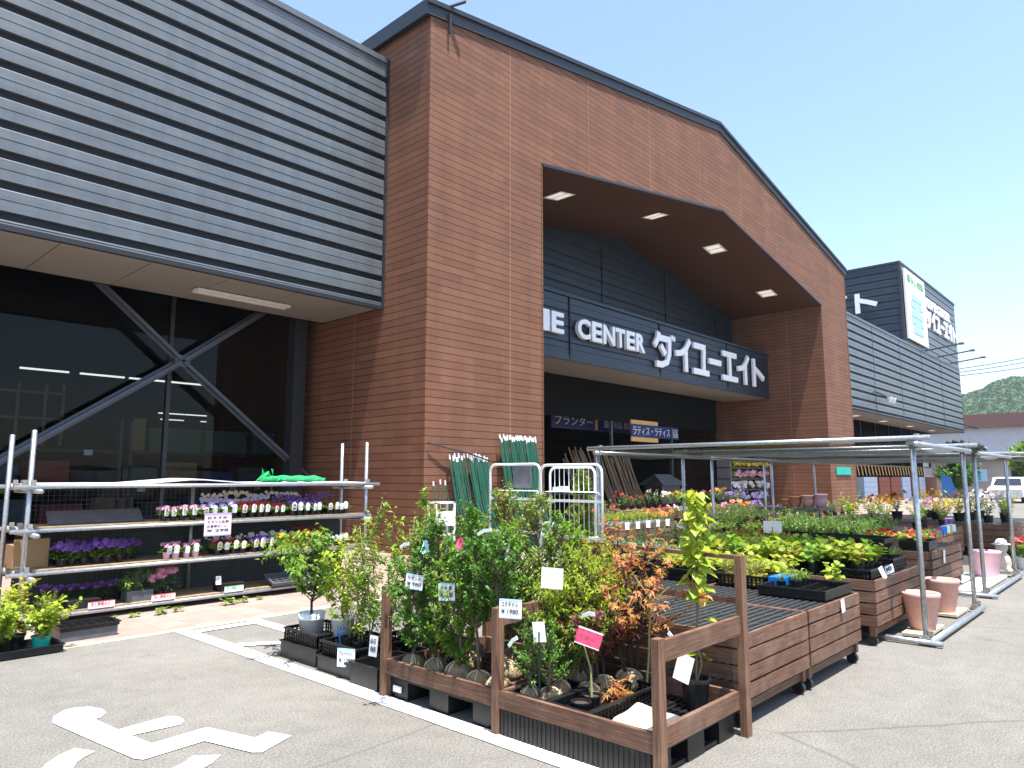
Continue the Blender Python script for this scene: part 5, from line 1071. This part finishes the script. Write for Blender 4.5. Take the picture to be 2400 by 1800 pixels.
# flowers at the right edge
bush = {nm: mk_plant(280 + i, lm, .50, .27, 110, .06, .036, 'lance', potr=.09, poth=.14, stems=14, petal=pt, nbl=int(nb * .8), br=.038) for i, (nm, lm, pt, nb) in enumerate((('red', 'leaf_mid', 'petal_orange', 16), ('pink', 'leaf_mid', 'petal_pink', 20), ('white', 'leaf_deep', 'petal_white', 22), ('lilac', 'leaf_mid', 'petal_lilac', 26), ('yellow', 'leaf_olive', 'petal_yellow', 30), ('lime', 'leaf_lime', None, 0), ('dark', 'leaf_deep', 'petal_red', 5)))}
GR = 'flowering bushes on the far carts'; zf = .625
def bp(k, x, y, z=zf, s=1., lab=''): bush[k].put((x, y, z), U.uniform(0, 6.28), s, lab, GR)
for k, x, y, s, lab in (('lime', 13.6, 4.3, 1.25, 'big lime green bush right of the first canopy post'), ('red', 13.5, 3.7, 1.1, 'bush of orange red flowers between the middle canopy posts'), ('red', 13.9, 3.95, 1., 'second orange red bush behind the first'), ('white', 13.4, 3.2, .9, 'dark bush with cream flowers left of the middle posts'), ('pink', 14.2, 3.3, 1., 'pink flowered bush between the third and fourth canopy posts'), ('yellow', 14.5, 3.05, .9, 'yellow and orange flowered low bush on the statue cart'), ('yellow', 14.9, 3.1, .9, 'second yellow flowered low bush on the statue cart'), ('lilac', 15.0, 3.5, 1., 'lilac flowered bush at the right of the statue cart'), ('dark', 14.4, 4.2, 1.1, 'dark bush with few red flowers in the middle of the statue cart'), ('dark', 13.4, 5.3, .75, 'dark leafy bush at the inner end of the statue cart'),
                        ('lime', 16.6, 3.2, 1.2, 'lime green bush on the farthest cart beside the last post'), ('white', 16.5, 2.7, 1., 'white rose bush at the near corner of the farthest cart'), ('pink', 17.1, 3.1, 1.2, 'pink rose bush on the farthest cart'), ('lilac', 17.0, 2.5, 1., 'lilac bush at the outer edge of the farthest cart'), ('lilac', 17.7, 2.6, 1.1, 'second lilac bush farther along the outer edge'), ('white', 18.0, 3.1, 1.2, 'white bush behind the lilac ones'), ('yellow', 17.0, 3.7, 1.1, 'yellow rose bush on the farthest cart'), ('dark', 16.5, 4.3, 1.2, 'dark bush on the inner half of the farthest cart'), ('red', 17.8, 4.0, 1.2, 'orange bush on the inner half of the farthest cart'), ('lime', 18.6, 2.7, 1.2, 'lime bush at the far end of the farthest cart')):
    bp(k, x, y, zf, s, lab)
for i, (x, y, m_) in enumerate(((14.4, 1.9, 'petal_red'), (14.75, 2.0, 'petal_red'), (15.4, 1.9, 'petal_yellow'))):
    q = thing('potted_flower', ['red geranium in a white pot on the ground right of the statue', 'second red geranium just behind the first on the ground', 'yellow flowering pot on the ground at the right edge'][i], 'potted flower', (x, y, 0), 'pots on the ground at the right edge'); pot(q, (x, y, 0), .12, .2, 'white_plastic'); shrub(q, (x, y, .2), .28, .16, 0, 26, 8, .05, .03, 'broad', 'leaf_mid', 'green_bark', .004, seed=290 + i, nst=3); m = MB()
    for k in range(16): flowerhead(m, Vector((x, y, .42)) + rv() * U.uniform(.03, .14), .05, U)
    m.build('blossom', m_, q)
# dark leafy rows beyond, along the pavement edge
hedge = [mk_plant(301 + i, 'leaf_deep', .42, .24, 90, .07, .036, 'lance', potr=.08, poth=.12, stems=12, petal=('petal_orange', 'petal_pink')[i], nbl=1, br=.03) for i in range(2)]
tag(MB().box(12.1, 5.9, .02, 19.5, 7.1, .56).build('display_bench', 'stained_wood'), 'long low bench of dark leafy pots along the kerb', 'bench')
patch(hedge, 12.2, 19.4, 5.9, 7.1, .56, 14, 3, 'dark leafy pot on the kerb bench', 'dark leafy pots on the kerb bench', (.65, .9))
# planters by the portal
sprout = mk_plant(311, 'leaf_lime', .26, .09, 44, .05, .022, 'lance', potm='white_plastic', stems=9, potr=.04)
patch(sprout, 10.95, 12.7, 7.58, 8.2, .56, 12, 3, 'bright green seedling on the portal planters', 'seedlings on the portal planters', (.9, 1.2))
patch(mk_plant(312, 'leaf_mid', .22, .09, 30, .045, .02, 'lance', petal='petal_orange', nbl=10, potm='white_plastic'), 12.7, 13.1, 7.58, 8.2, .56, 3, 3, 'orange flowered seedling on the portal planters', 'seedlings on the portal planters')
for i in range(5): card('plant_tag', ORD[i] + ' white label from the left on the front of the portal planters', (11.3 + i * .36, 7.52, .60), .09, .14, R(-120), (), cat='tag', group='white labels on the portal planters')
# flowers at the entrance
GE = 'flower pots near the entrance'
es = thing('flower_stand', 'low dark stepped flower stand in front of the entrance', 'flower stand', (16, 8.6, 0)); MB().box(13.6, 8.3, 0, 20.4, 9.0, .45).build('lower_step', 'stained_wood', es); MB().box(13.6, 9.01, 0, 20.4, 9.7, .75).build('upper_step', 'stained_wood', es)
ent = [('petal_red', 'magenta'), ('petal_white', 'white'), ('petal_yellow', 'yellow'), ('petal_pink', 'pink'), ('petal_orange', 'orange'), ('petal_purple', 'violet')]
for i, (pm, cn) in enumerate(ent):
    pr = mk_plant(320 + i, 'leaf_deep', .30, .15, 40, .06, .03, 'lance', potr=.06, petal=pm, nbl=8, br=.034)
    for r_ in range(2):
        for k in range(3): pr.put((13.9 + i * 1.08 + k * .34, 8.6 + r_ * .75, (.45, .75)[r_]), U.uniform(0, 6), U.uniform(1., 1.4), '%s flowered pot on the %s step of the entrance stand, %s from left' % (cn, ('lower', 'upper')[r_], ORD[k]), GE)
pr = bush['dark']
for i, (x, y) in enumerate(((12.6, 9.4), (13.2, 9.8), (14.6, 10.2))): pr.put((x, y, 0), 0, 1.9, ['tall dark leafy shrub left of the entrance stand', 'second tall dark shrub behind it', 'third tall dark shrub inside the left opening edge'][i], 'tall dark shrubs by the entrance')
# tiered flower rack at the right pier
fr_ = thing('flower_rack', 'tiered rack of flower boxes against the right pier of the portal', 'flower rack', (28.8, 13.4, 0))
for z in (.5, .95, 1.4, 1.85): MB().box(27.2, 13.1, z, 30.8, 13.7, z + .04).build('shelf_board', 'grey_plastic', fr_)
for x in (27.2, 30.75): MB().box(x, 13.1, 0, x + .05, 13.7, 2.5).build('upright', 'galvanised', fr_)
for k, z in enumerate((.54, .99, 1.44, 1.89)):
    mb, bl = MB(), MB(); uu = random.Random(k)
    for j in range(130): p = Vector((uu.uniform(27.3, 30.7), uu.uniform(13.05, 13.5), z + uu.uniform(.02, .26))); lf(mb, p, rv(uu), Vector((0, 0, 1)), .16, .09)
    for j in range(50): flowerhead(bl, Vector((uu.uniform(27.3, 30.7), uu.uniform(13.0, 13.2), z + uu.uniform(.1, .3))), .10, uu)
    q = mb.build('flower_row', 'leaf_mid', None); tag(q, ('lowest', 'second', 'third', 'topmost')[k] + ' row of boxed flowers on the tiered rack', 'flowers', 'flower rows on the tiered rack'); bl.build('blossom', ('petal_lilac', 'petal_white', 'petal_pink', 'petal_yellow')[k], q)
# table with terracotta pots
tb = thing('display_table', 'small grey slatted table in front of the right pier carrying terracotta pots', 'table', (15.2, 5.95, 0)); MB().box(14.6, 5.2, .84, 15.5, 6.5, .88).build('table_top', 'grey_plastic', tb)
for x in (14.65, 15.42):
    for y in (5.25, 6.42): MB().box(x, y, 0, x + .04, y + .04, .84).build('leg', 'galvanised', tb)
for i, (y, r_, h_, m_, lab) in enumerate(((6.02, .09, .16, 'orange_terracotta', 'small orange clay jar, leftmost on the slatted table'), (5.82, .12, .22, 'orange_terracotta', 'round orange clay pot second from the left on the table'), (5.56, .13, .25, 'pink_terracotta', 'beige clay pot third on the table'), (5.3, .12, .28, 'pale_pink_pot', 'lilac pink pot at the right end of the table'))):
    q = thing('clay_pot', lab, 'flower pot', (15, y, .88), 'clay pots on the slatted table'); MB().lathe([(0, 0), (r_ * .7, 0), (r_ * 1.03, h_ * .5), (r_ * .92, h_ * .85), (r_ * 1.05, h_ * .9), (r_ * 1.05, h_), (r_ * .85, h_), (r_ * .6, .05), (0, .05)], (15, y, .88), 20).build('pot_body', m_, q, True)

# ---------------------------------------------------------------- roll cages
def cage(label, x, y0, y1, zt=1.64, mid=1.30, bare=False):
    t = thing('roll_cage', label, 'roll cage', (x, (y0 + y1) / 2, 0), 'white roll cages')
    def hoop(xx, ya_, yb_, zb, zt_, r=.016):
        pts = [(xx, ya_, zb), (xx, ya_, zt_ - .09)] + [(xx, ya_ + .09 * (1 - math.cos(R(a))), zt_ - .09 + .09 * math.sin(R(a))) for a in (22, 45, 68, 90)] + [(xx, yb_ - .09 * (1 - math.cos(R(a))), zt_ - .09 + .09 * math.sin(R(a))) for a in (90, 68, 45, 22)] + [(xx, yb_, zt_ - .09), (xx, yb_, zb)]
        MB().tube(pts, r, 8).build('hoop', 'white_metal', t, True)
    D = .42; sy = D * .78; hoop(x, y0, y1, .12, zt)
    if not bare: hoop(x + D, y0 + .40, y1 + .20, .12, zt - .02)
    for k in range(1, 9 if not bare else 1): y = y0 + .42 + (y1 + .2 - y0 - .42) * k / 9; MB().tube([(x + D, y, .15), (x + D, y, zt - .03)], .005, 5).build('bar', 'white_metal', t)
    for k in (0, 1):
        yy = (y0 + .01, y1 - .01)[k]
        for z in (.3, .8, mid): MB().tube([(x, yy, z), (x + D, yy + (.39 if k == 0 else .19), z)], .009, 6).build('cross_bar', 'white_metal', t)
    for z in (mid - .09, .80, .2): MB().box(x - .012, y0 + .01, z, x + .012, y1 - .01, z + .03).build('cross_rail', 'white_metal', t)
    MB().quad((x, y0 + .02, mid + .025), (x + D, y0 + .40, mid + .025), (x + D, y1 + .2, mid + .025), (x, y1 - .02, mid + .025)).quad((x, y0 + .02, mid), (x, y1 - .02, mid), (x + D, y1 + .2, mid), (x + D, y0 + .40, mid)).build('shelf', 'white_plastic', t); MB().box(x, y0 + .02, .15, x + D, y1 - .10, .18).build('deck', 'white_metal', t)
    for yy in (y0 + .05, y1 - .05):
        for xx in (x + .04, x + D - .04): MB().tube([(xx - .018, yy, .05), (xx + .018, yy, .05)], .05, 12).build('caster', 'black_plastic', t)
cage('right white roll cage behind the maple with thin vertical bars', 6.6, 4.72, 5.62)
cage('left white roll cage in front of the green garden stakes', 6.75, 5.76, 6.62, 1.66, bare=True)
tag(MB().box(6.98, 6.12, 1.36, 7.0, 6.42, 1.66).build('grey_panel', 'grey_plastic'), 'grey plastic panel standing in the left roll cage', 'panel')
tag(MB().box(6.65, 5.3, 1.326, 6.75, 5.4, 1.39).box(6.68, 5.42, 1.326, 6.76, 5.5, 1.38).build('white_carton', 'white_card'), 'small white cartons on the shelf of the right roll cage', 'carton')
q = thing('white_table', 'small white table behind the right roll cage', 'table', (7.6, 5.7, 0)); MB().box(7.4, 5.9, .86, 7.9, 6.4, .89).build('table_top', 'white_plastic', q)
for x in (7.45, 7.85):
    for y in (5.95, 6.35): MB().box(x, y, 0, x + .03, y + .03, .86).build('leg', 'white_metal', q)
q = thing('conifer', 'golden pointed conifer in a pot behind the right roll cage', 'conifer', (7.45, 5.5, 0)); pot(q, (7.45, 5.66, .35), .12, .18); tag(MB().box(7.25, 5.5, 0, 7.65, 5.84, .35).build('wooden_block', 'stained_wood'), 'brown timber block under the golden conifer', 'block')
shrub(q, (7.45, 5.66, .5), 1.14, .27, .02, 230, 14, .07, .026, 'lance', 'leaf_conifer', 'bark', .012, seed=330, droop=-.6, shape='cone')
# white rack and tools by the wall
q = thing('white_rack', 'small white metal rack standing at the foot of the portal corner', 'rack', (8.8, 9.8, 0))
for y in (9.75, 9.95):
    for x in (8.55, 9.0): MB().box(x, y, 0, x + .035, y + .035, 1.05).build('upright', 'white_metal', q)
MB().box(8.59, 9.76, .62, 9.0, 9.78, .88).build('panel', 'white_card', q); MB().box(8.55, 9.75, 1.02, 9.03, 9.98, 1.05).build('top_bar', 'white_metal', q); MB().box(8.55, 9.75, .45, 9.03, 9.98, .48).build('shelf', 'white_metal', q)
def bundle(label, x0, x1, zt, n, dense=True, seed=0):
    u = random.Random(seed); q = thing('stake_bundle', label, 'garden stakes', ((x0 + x1) / 2, 10.2, 0), 'bundles of green garden stakes')
    for k in range(n):
        x = x0 + (x1 - x0) * (k + .5) / n; xb = x + .10 * zt * .5 + u.uniform(-.06, .08); z = zt + u.uniform(-.05, .05); y = 10.42 - u.uniform(0, .06)
        s_ = MB().tube([(xb, 9.95 + u.uniform(-.05, .05), .02), ((x + xb) / 2, (10.0 + y) / 2 + .03, z / 2), (x, y, z - .09)], .014, 6).build('stake', 'green_stake', q); MB().tube([(x, y, z - .09), (x - .004, y + .006, z)], .0155, 6).build('cap', 'white_card', s_)
bundle('tallest bundle of green garden stakes at the left edge of the portal opening', 10.85, 12.05, 2.36, 44, seed=1)
bundle('middle bundle of green garden stakes leaning on the brown wall', 9.95, 10.5, 1.93, 22, seed=2)
bundle('left bundle of green garden stakes with white caps', 9.45, 9.85, 1.93, 13, seed=3)
bundle('few short green stakes left of the bundles', 8.98, 9.42, 1.46, 3, seed=4)
tag(MB().tube([(8.95, 10.44, 2.15), (9.3, 10.4, 2.08), (9.9, 10.36, 1.98), (10.6, 10.36, 1.82), (11.6, 10.38, 1.70)], .015, 6).build('strap', 'dark_trim'), 'dark strap stretched along the wall holding the green stakes', 'strap')

# ---------------------------------------------------------------- goods inside the hall
def rack(label, x0, x1, y, zs, seed, cat='storage rack'):
    t = thing('storage_rack', label, cat, ((x0 + x1) / 2, y, 0), 'storage racks inside the hall')
    for x in (x0, x1): MB().box(x, y, 0, x + .06, y + .6, zs[-1] + .7).build('upright', 'steel_brace', t)
    for z in zs: MB().box(x0, y - .02, z, x1, y + .6, z + .06).build('shelf_board', 'dark_trim', t)
    u = random.Random(seed)
    for z in zs:
        x = x0 + .2
        while x < x1 - .4:
            if u.random() < .6: o = MB().box(x, y - .03, z - .06, x + .16, y - .022, z + .05).build('price_tag', u.choice(['yellow_tag', 'yellow_tag', 'white_card', 'blue_board']), t)
            x += u.uniform(.35, .8)
    return t
rack('long dark storage rack behind the left glazing, nearest bay', 2.0, 5.4, 16.2, [.5, 1.25, 2.0], 1); rack('storage rack with green bins behind the right end of the left glazing', 5.6, 10.2, 16.2, [.5, 1.25, 2.0], 2)
u = random.Random(12)
bins = [(6.0, 7.1, 'storage_green', 'left dark green storage bin on top of the rack'), (7.2, 8.2, 'storage_green', 'middle dark green storage bin on top of the rack'), (8.35, 9.4, 'storage_green', 'right dark green storage bin on top of the rack')]
for x0, x1, m_, lab in bins:
    q = thing('storage_bin', lab, 'storage bin', ((x0 + x1) / 2, 16.4, 2.06), 'storage bins on the rack'); MB().box(x0, 16.2, 2.062, x1, 16.75, 2.5).build('bin_body', m_, q); MB().box(x0 - .03, 16.17, 2.5, x1 + .03, 16.78, 2.56).build('lid', 'grey_plastic', q); MB().box(x0 + .35, 16.19, 2.2, x1 - .35, 16.197, 2.3).build('label_plate', 'grey_plastic', q)
for i, (x0, x1, m_, nm, lab) in enumerate(((4.3, 5.2, 'dark_interior', 'black_carton', 'black carton with a pale print on the nearest rack'), (5.66, 5.9, 'cardboard', 'cardboard_box', 'narrow upright brown box between the two racks'))):
    o = tag(MB().box(x0, 16.2, 2.062, x1, 16.7, 2.75).build(nm, m_), lab, 'box')
for i in range(9):
    x = 2.1 + i * .85; m_ = ['red_bag', 'blue_board', 'red_bag', 'dark_trim', 'storage_green', 'cardboard', 'blue_board', 'grey_plastic', 'dark_trim'][i]
    o = tag(MB().box(x, 16.2, 1.312, x + .7, 16.7, 1.62 + .1 * (i % 3)).build('goods_carton', m_), ['first', 'second', 'third', 'fourth', 'fifth', 'sixth', 'seventh', 'eighth', 'ninth'][i] + ' carton from the left on the middle rack shelf behind the glass', 'carton', 'cartons on the middle rack shelf')
for i in range(8):
    x = 2.15 + i * .95; o = tag(MB().box(x, 16.2, .562, x + .75, 16.7, .95 + .12 * (i % 2)).build('goods_carton', ['dark_trim', 'grey_plastic', 'red_bag', 'cardboard', 'dark_trim', 'blue_board', 'storage_green', 'dark_trim'][i]), ['first', 'second', 'third', 'fourth', 'fifth', 'sixth', 'seventh', 'eighth'][i] + ' carton from the left on the lowest rack shelf behind the glass', 'carton', 'cartons on the lowest rack shelf')
q = thing('ladder_frame', 'pale tubular frames hanging behind the left glazing above the rack', 'ladder frame', (3.2, 16.0, 2.2))
for x in (2.4, 2.55, 3.1, 3.45, 3.9, 4.2): MB().box(x, 15.9, 2.1, x + .05, 15.94, 3.3).build('upright', 'bamboo', q)
for z in (2.6, 3.1): MB().box(2.4, 15.9, z, 4.25, 15.93, z + .04).build('rung', 'bamboo', q)
t = thing('entrance_sign', 'long dark blue aisle sign hanging inside the entrance', 'sign', (23.5, 17, 3.6)); MB().box(20.6, 17, 3.35, 26.8, 17.06, 3.95).build('board', 'blue_board', t)
text_to(t, 'lettering', 'プランター', 20.8, 23.2, 3.5, 3.85, 'white_card', lambda u, v, d: (u, 16.99 - d, v), .01); text_to(t, 'lettering', '園芸用品 農業資材', 24.0, 26.7, 3.5, 3.8, 'white_card', lambda u, v, d: (u, 16.99 - d, v), .01); MB().box(23.35, 16.97, 3.38, 23.5, 16.99, 3.92).build('pale_stripe', 'amber_board', t)
t = thing('entrance_sign', 'blue sign with an amber frame hanging low inside the entrance', 'sign', (25.6, 15.6, 3)); MB().box(23.7, 15.5, 2.9, 25.7, 15.55, 3.75).build('frame', 'amber_board', t); MB().box(23.66, 15.46, 3.08, 27.3, 15.5, 3.58).build('board', 'blue_board', t); text_to(t, 'lettering', 'ラティス・ラティス用品', 23.75, 27.2, 3.15, 3.5, 'white_card', lambda u, v, d: (u, 15.45 - d, v), .01)
for i, (x, lab) in enumerate(((21.5, 'left louvred vent high inside the entrance'), (24.1, 'right louvred vent high inside the entrance'))):
    q = thing('vent', lab, 'vent', (x, 17.2, 4.3), 'louvred vents inside the entrance')
    for k in range(5): MB().bar((x, 17.2, 4.1 + k * .13), (x + .65, 17.2, 4.1 + k * .13), .03, .075).build('louvre', 'grey_plastic', q)
q = thing('bamboo_bundle', 'wide bundle of brown bamboo poles leaning inside the left of the entrance', 'bamboo poles', (19.8, 14.2, 0)); u = random.Random(8)
for k in range(60):
    x = 18.0 + 3.6 * (k + .5) / 60; MB().tube([(x + .5 + u.uniform(-.2, .2), 13.7 + u.uniform(-.1, .2), .02), (x + u.uniform(-.1, .1), 14.3 + u.uniform(-.1, .1), 2.2 + u.uniform(-.15, .3))], .028, 5).build('pole', 'bamboo', q)
q = thing('garden_shed_model', 'pale blue roofed little house display inside the entrance', 'display', (23.2, 13.8, 0)); MB().box(22.7, 13.6, 0, 24.0, 14.3, 1.2).build('cabinet', 'dark_trim', q); rm = MB(); rm.quad((22.5, 13.4, 1.2), (24.2, 13.4, 1.2), (23.9, 13.95, 1.6), (22.8, 13.95, 1.6)).quad((24.2, 14.5, 1.2), (22.5, 14.5, 1.2), (22.8, 13.95, 1.6), (23.9, 13.95, 1.6)); rm.build('roof', 'grey_plastic', q)
# goods at the right wing
q = thing('tool_rack', 'wooden rack of hanging tools under the right wing', 'tool rack', (52, 12.6, 0)); MB().box(44, 13.5, 2.15, 62, 13.6, 2.25).build('top_rail', 'bamboo', q)
for k in range(26): x = 44.4 + k * .68; MB().bar((x, 13.52, 2.15), (x + .05, 13.45, 1.6), .05, .05).build('tool_handle', 'amber_board', q)
for i, (x, w_, m_, lab) in enumerate(((39.5, 2.6, 'pale_blue_bag', 'white and violet sack pile'), (42.5, 2.2, 'brown_goods', 'dark red brown sack pile'), (45, 2.2, 'brown_goods', 'second red brown sack pile'), (47.6, 2.0, 'pale_blue_bag', 'pale blue sack pile'), (50, 1.6, 'red_bag', 'dark red sack pile'), (52, 1.6, 'pale_blue_bag', 'second pale blue sack pile'), (54, 3.0, 'brown_goods', 'farthest brown brick pile'))):
    q = thing('sack_pile', lab + ' stacked under the tool rack at the right wing', 'sack pile', (x + 5.2 + w_ / 2, 13.6, 0), 'piles of goods under the right wing')
    for k in range(5): MB().box(x + 5.2 + .02 * (k % 2), 13.3, .3 * k + .013, x + 5.2 + w_ - .02, 14.0, .3 * k + .30).build('sack', m_, q)
tag(MB().box(31.6, 10.44, 1.6, 33.4, 10.485, 1.92).build('green_sign', 'teal_board'), 'small teal notice board on the right pillar of the portal', 'sign')
tree = thing('street_tree', 'green tree at the right edge in front of the pale building', 'tree', (62, 7.2, 0)); f_, s_ = shrub(tree, (62, 7.0, 0), 4.4, 1.6, 1.6, 160, 16, .34, .2, 'lance', 'leaf_mid', 'bark', .16, seed=340)
tree = thing('street_tree', 'dark tree beside the blue lettering behind the canopy', 'tree', (60, 11.2, 0)); shrub(tree, (60, 11.4, 0), 3.0, 1.3, .9, 120, 14, .3, .16, 'lance', 'leaf_deep', 'bark', .12, seed=341)
q = thing('blue_parasol', 'blue tarpaulin sheet hanging beside the dark tree', 'tarpaulin', (58, 11.2, 0)); m = MB(); m.quad((57, 11.9, 1.7), (57, 11.3, 1.5), (57.6, 11.1, .1), (57.6, 12.0, .1)); m.build('sheet', 'bright_blue', q)
for o in bpy.data.objects:
    if o.get('label') == 'x': bpy.data.objects.remove(o)
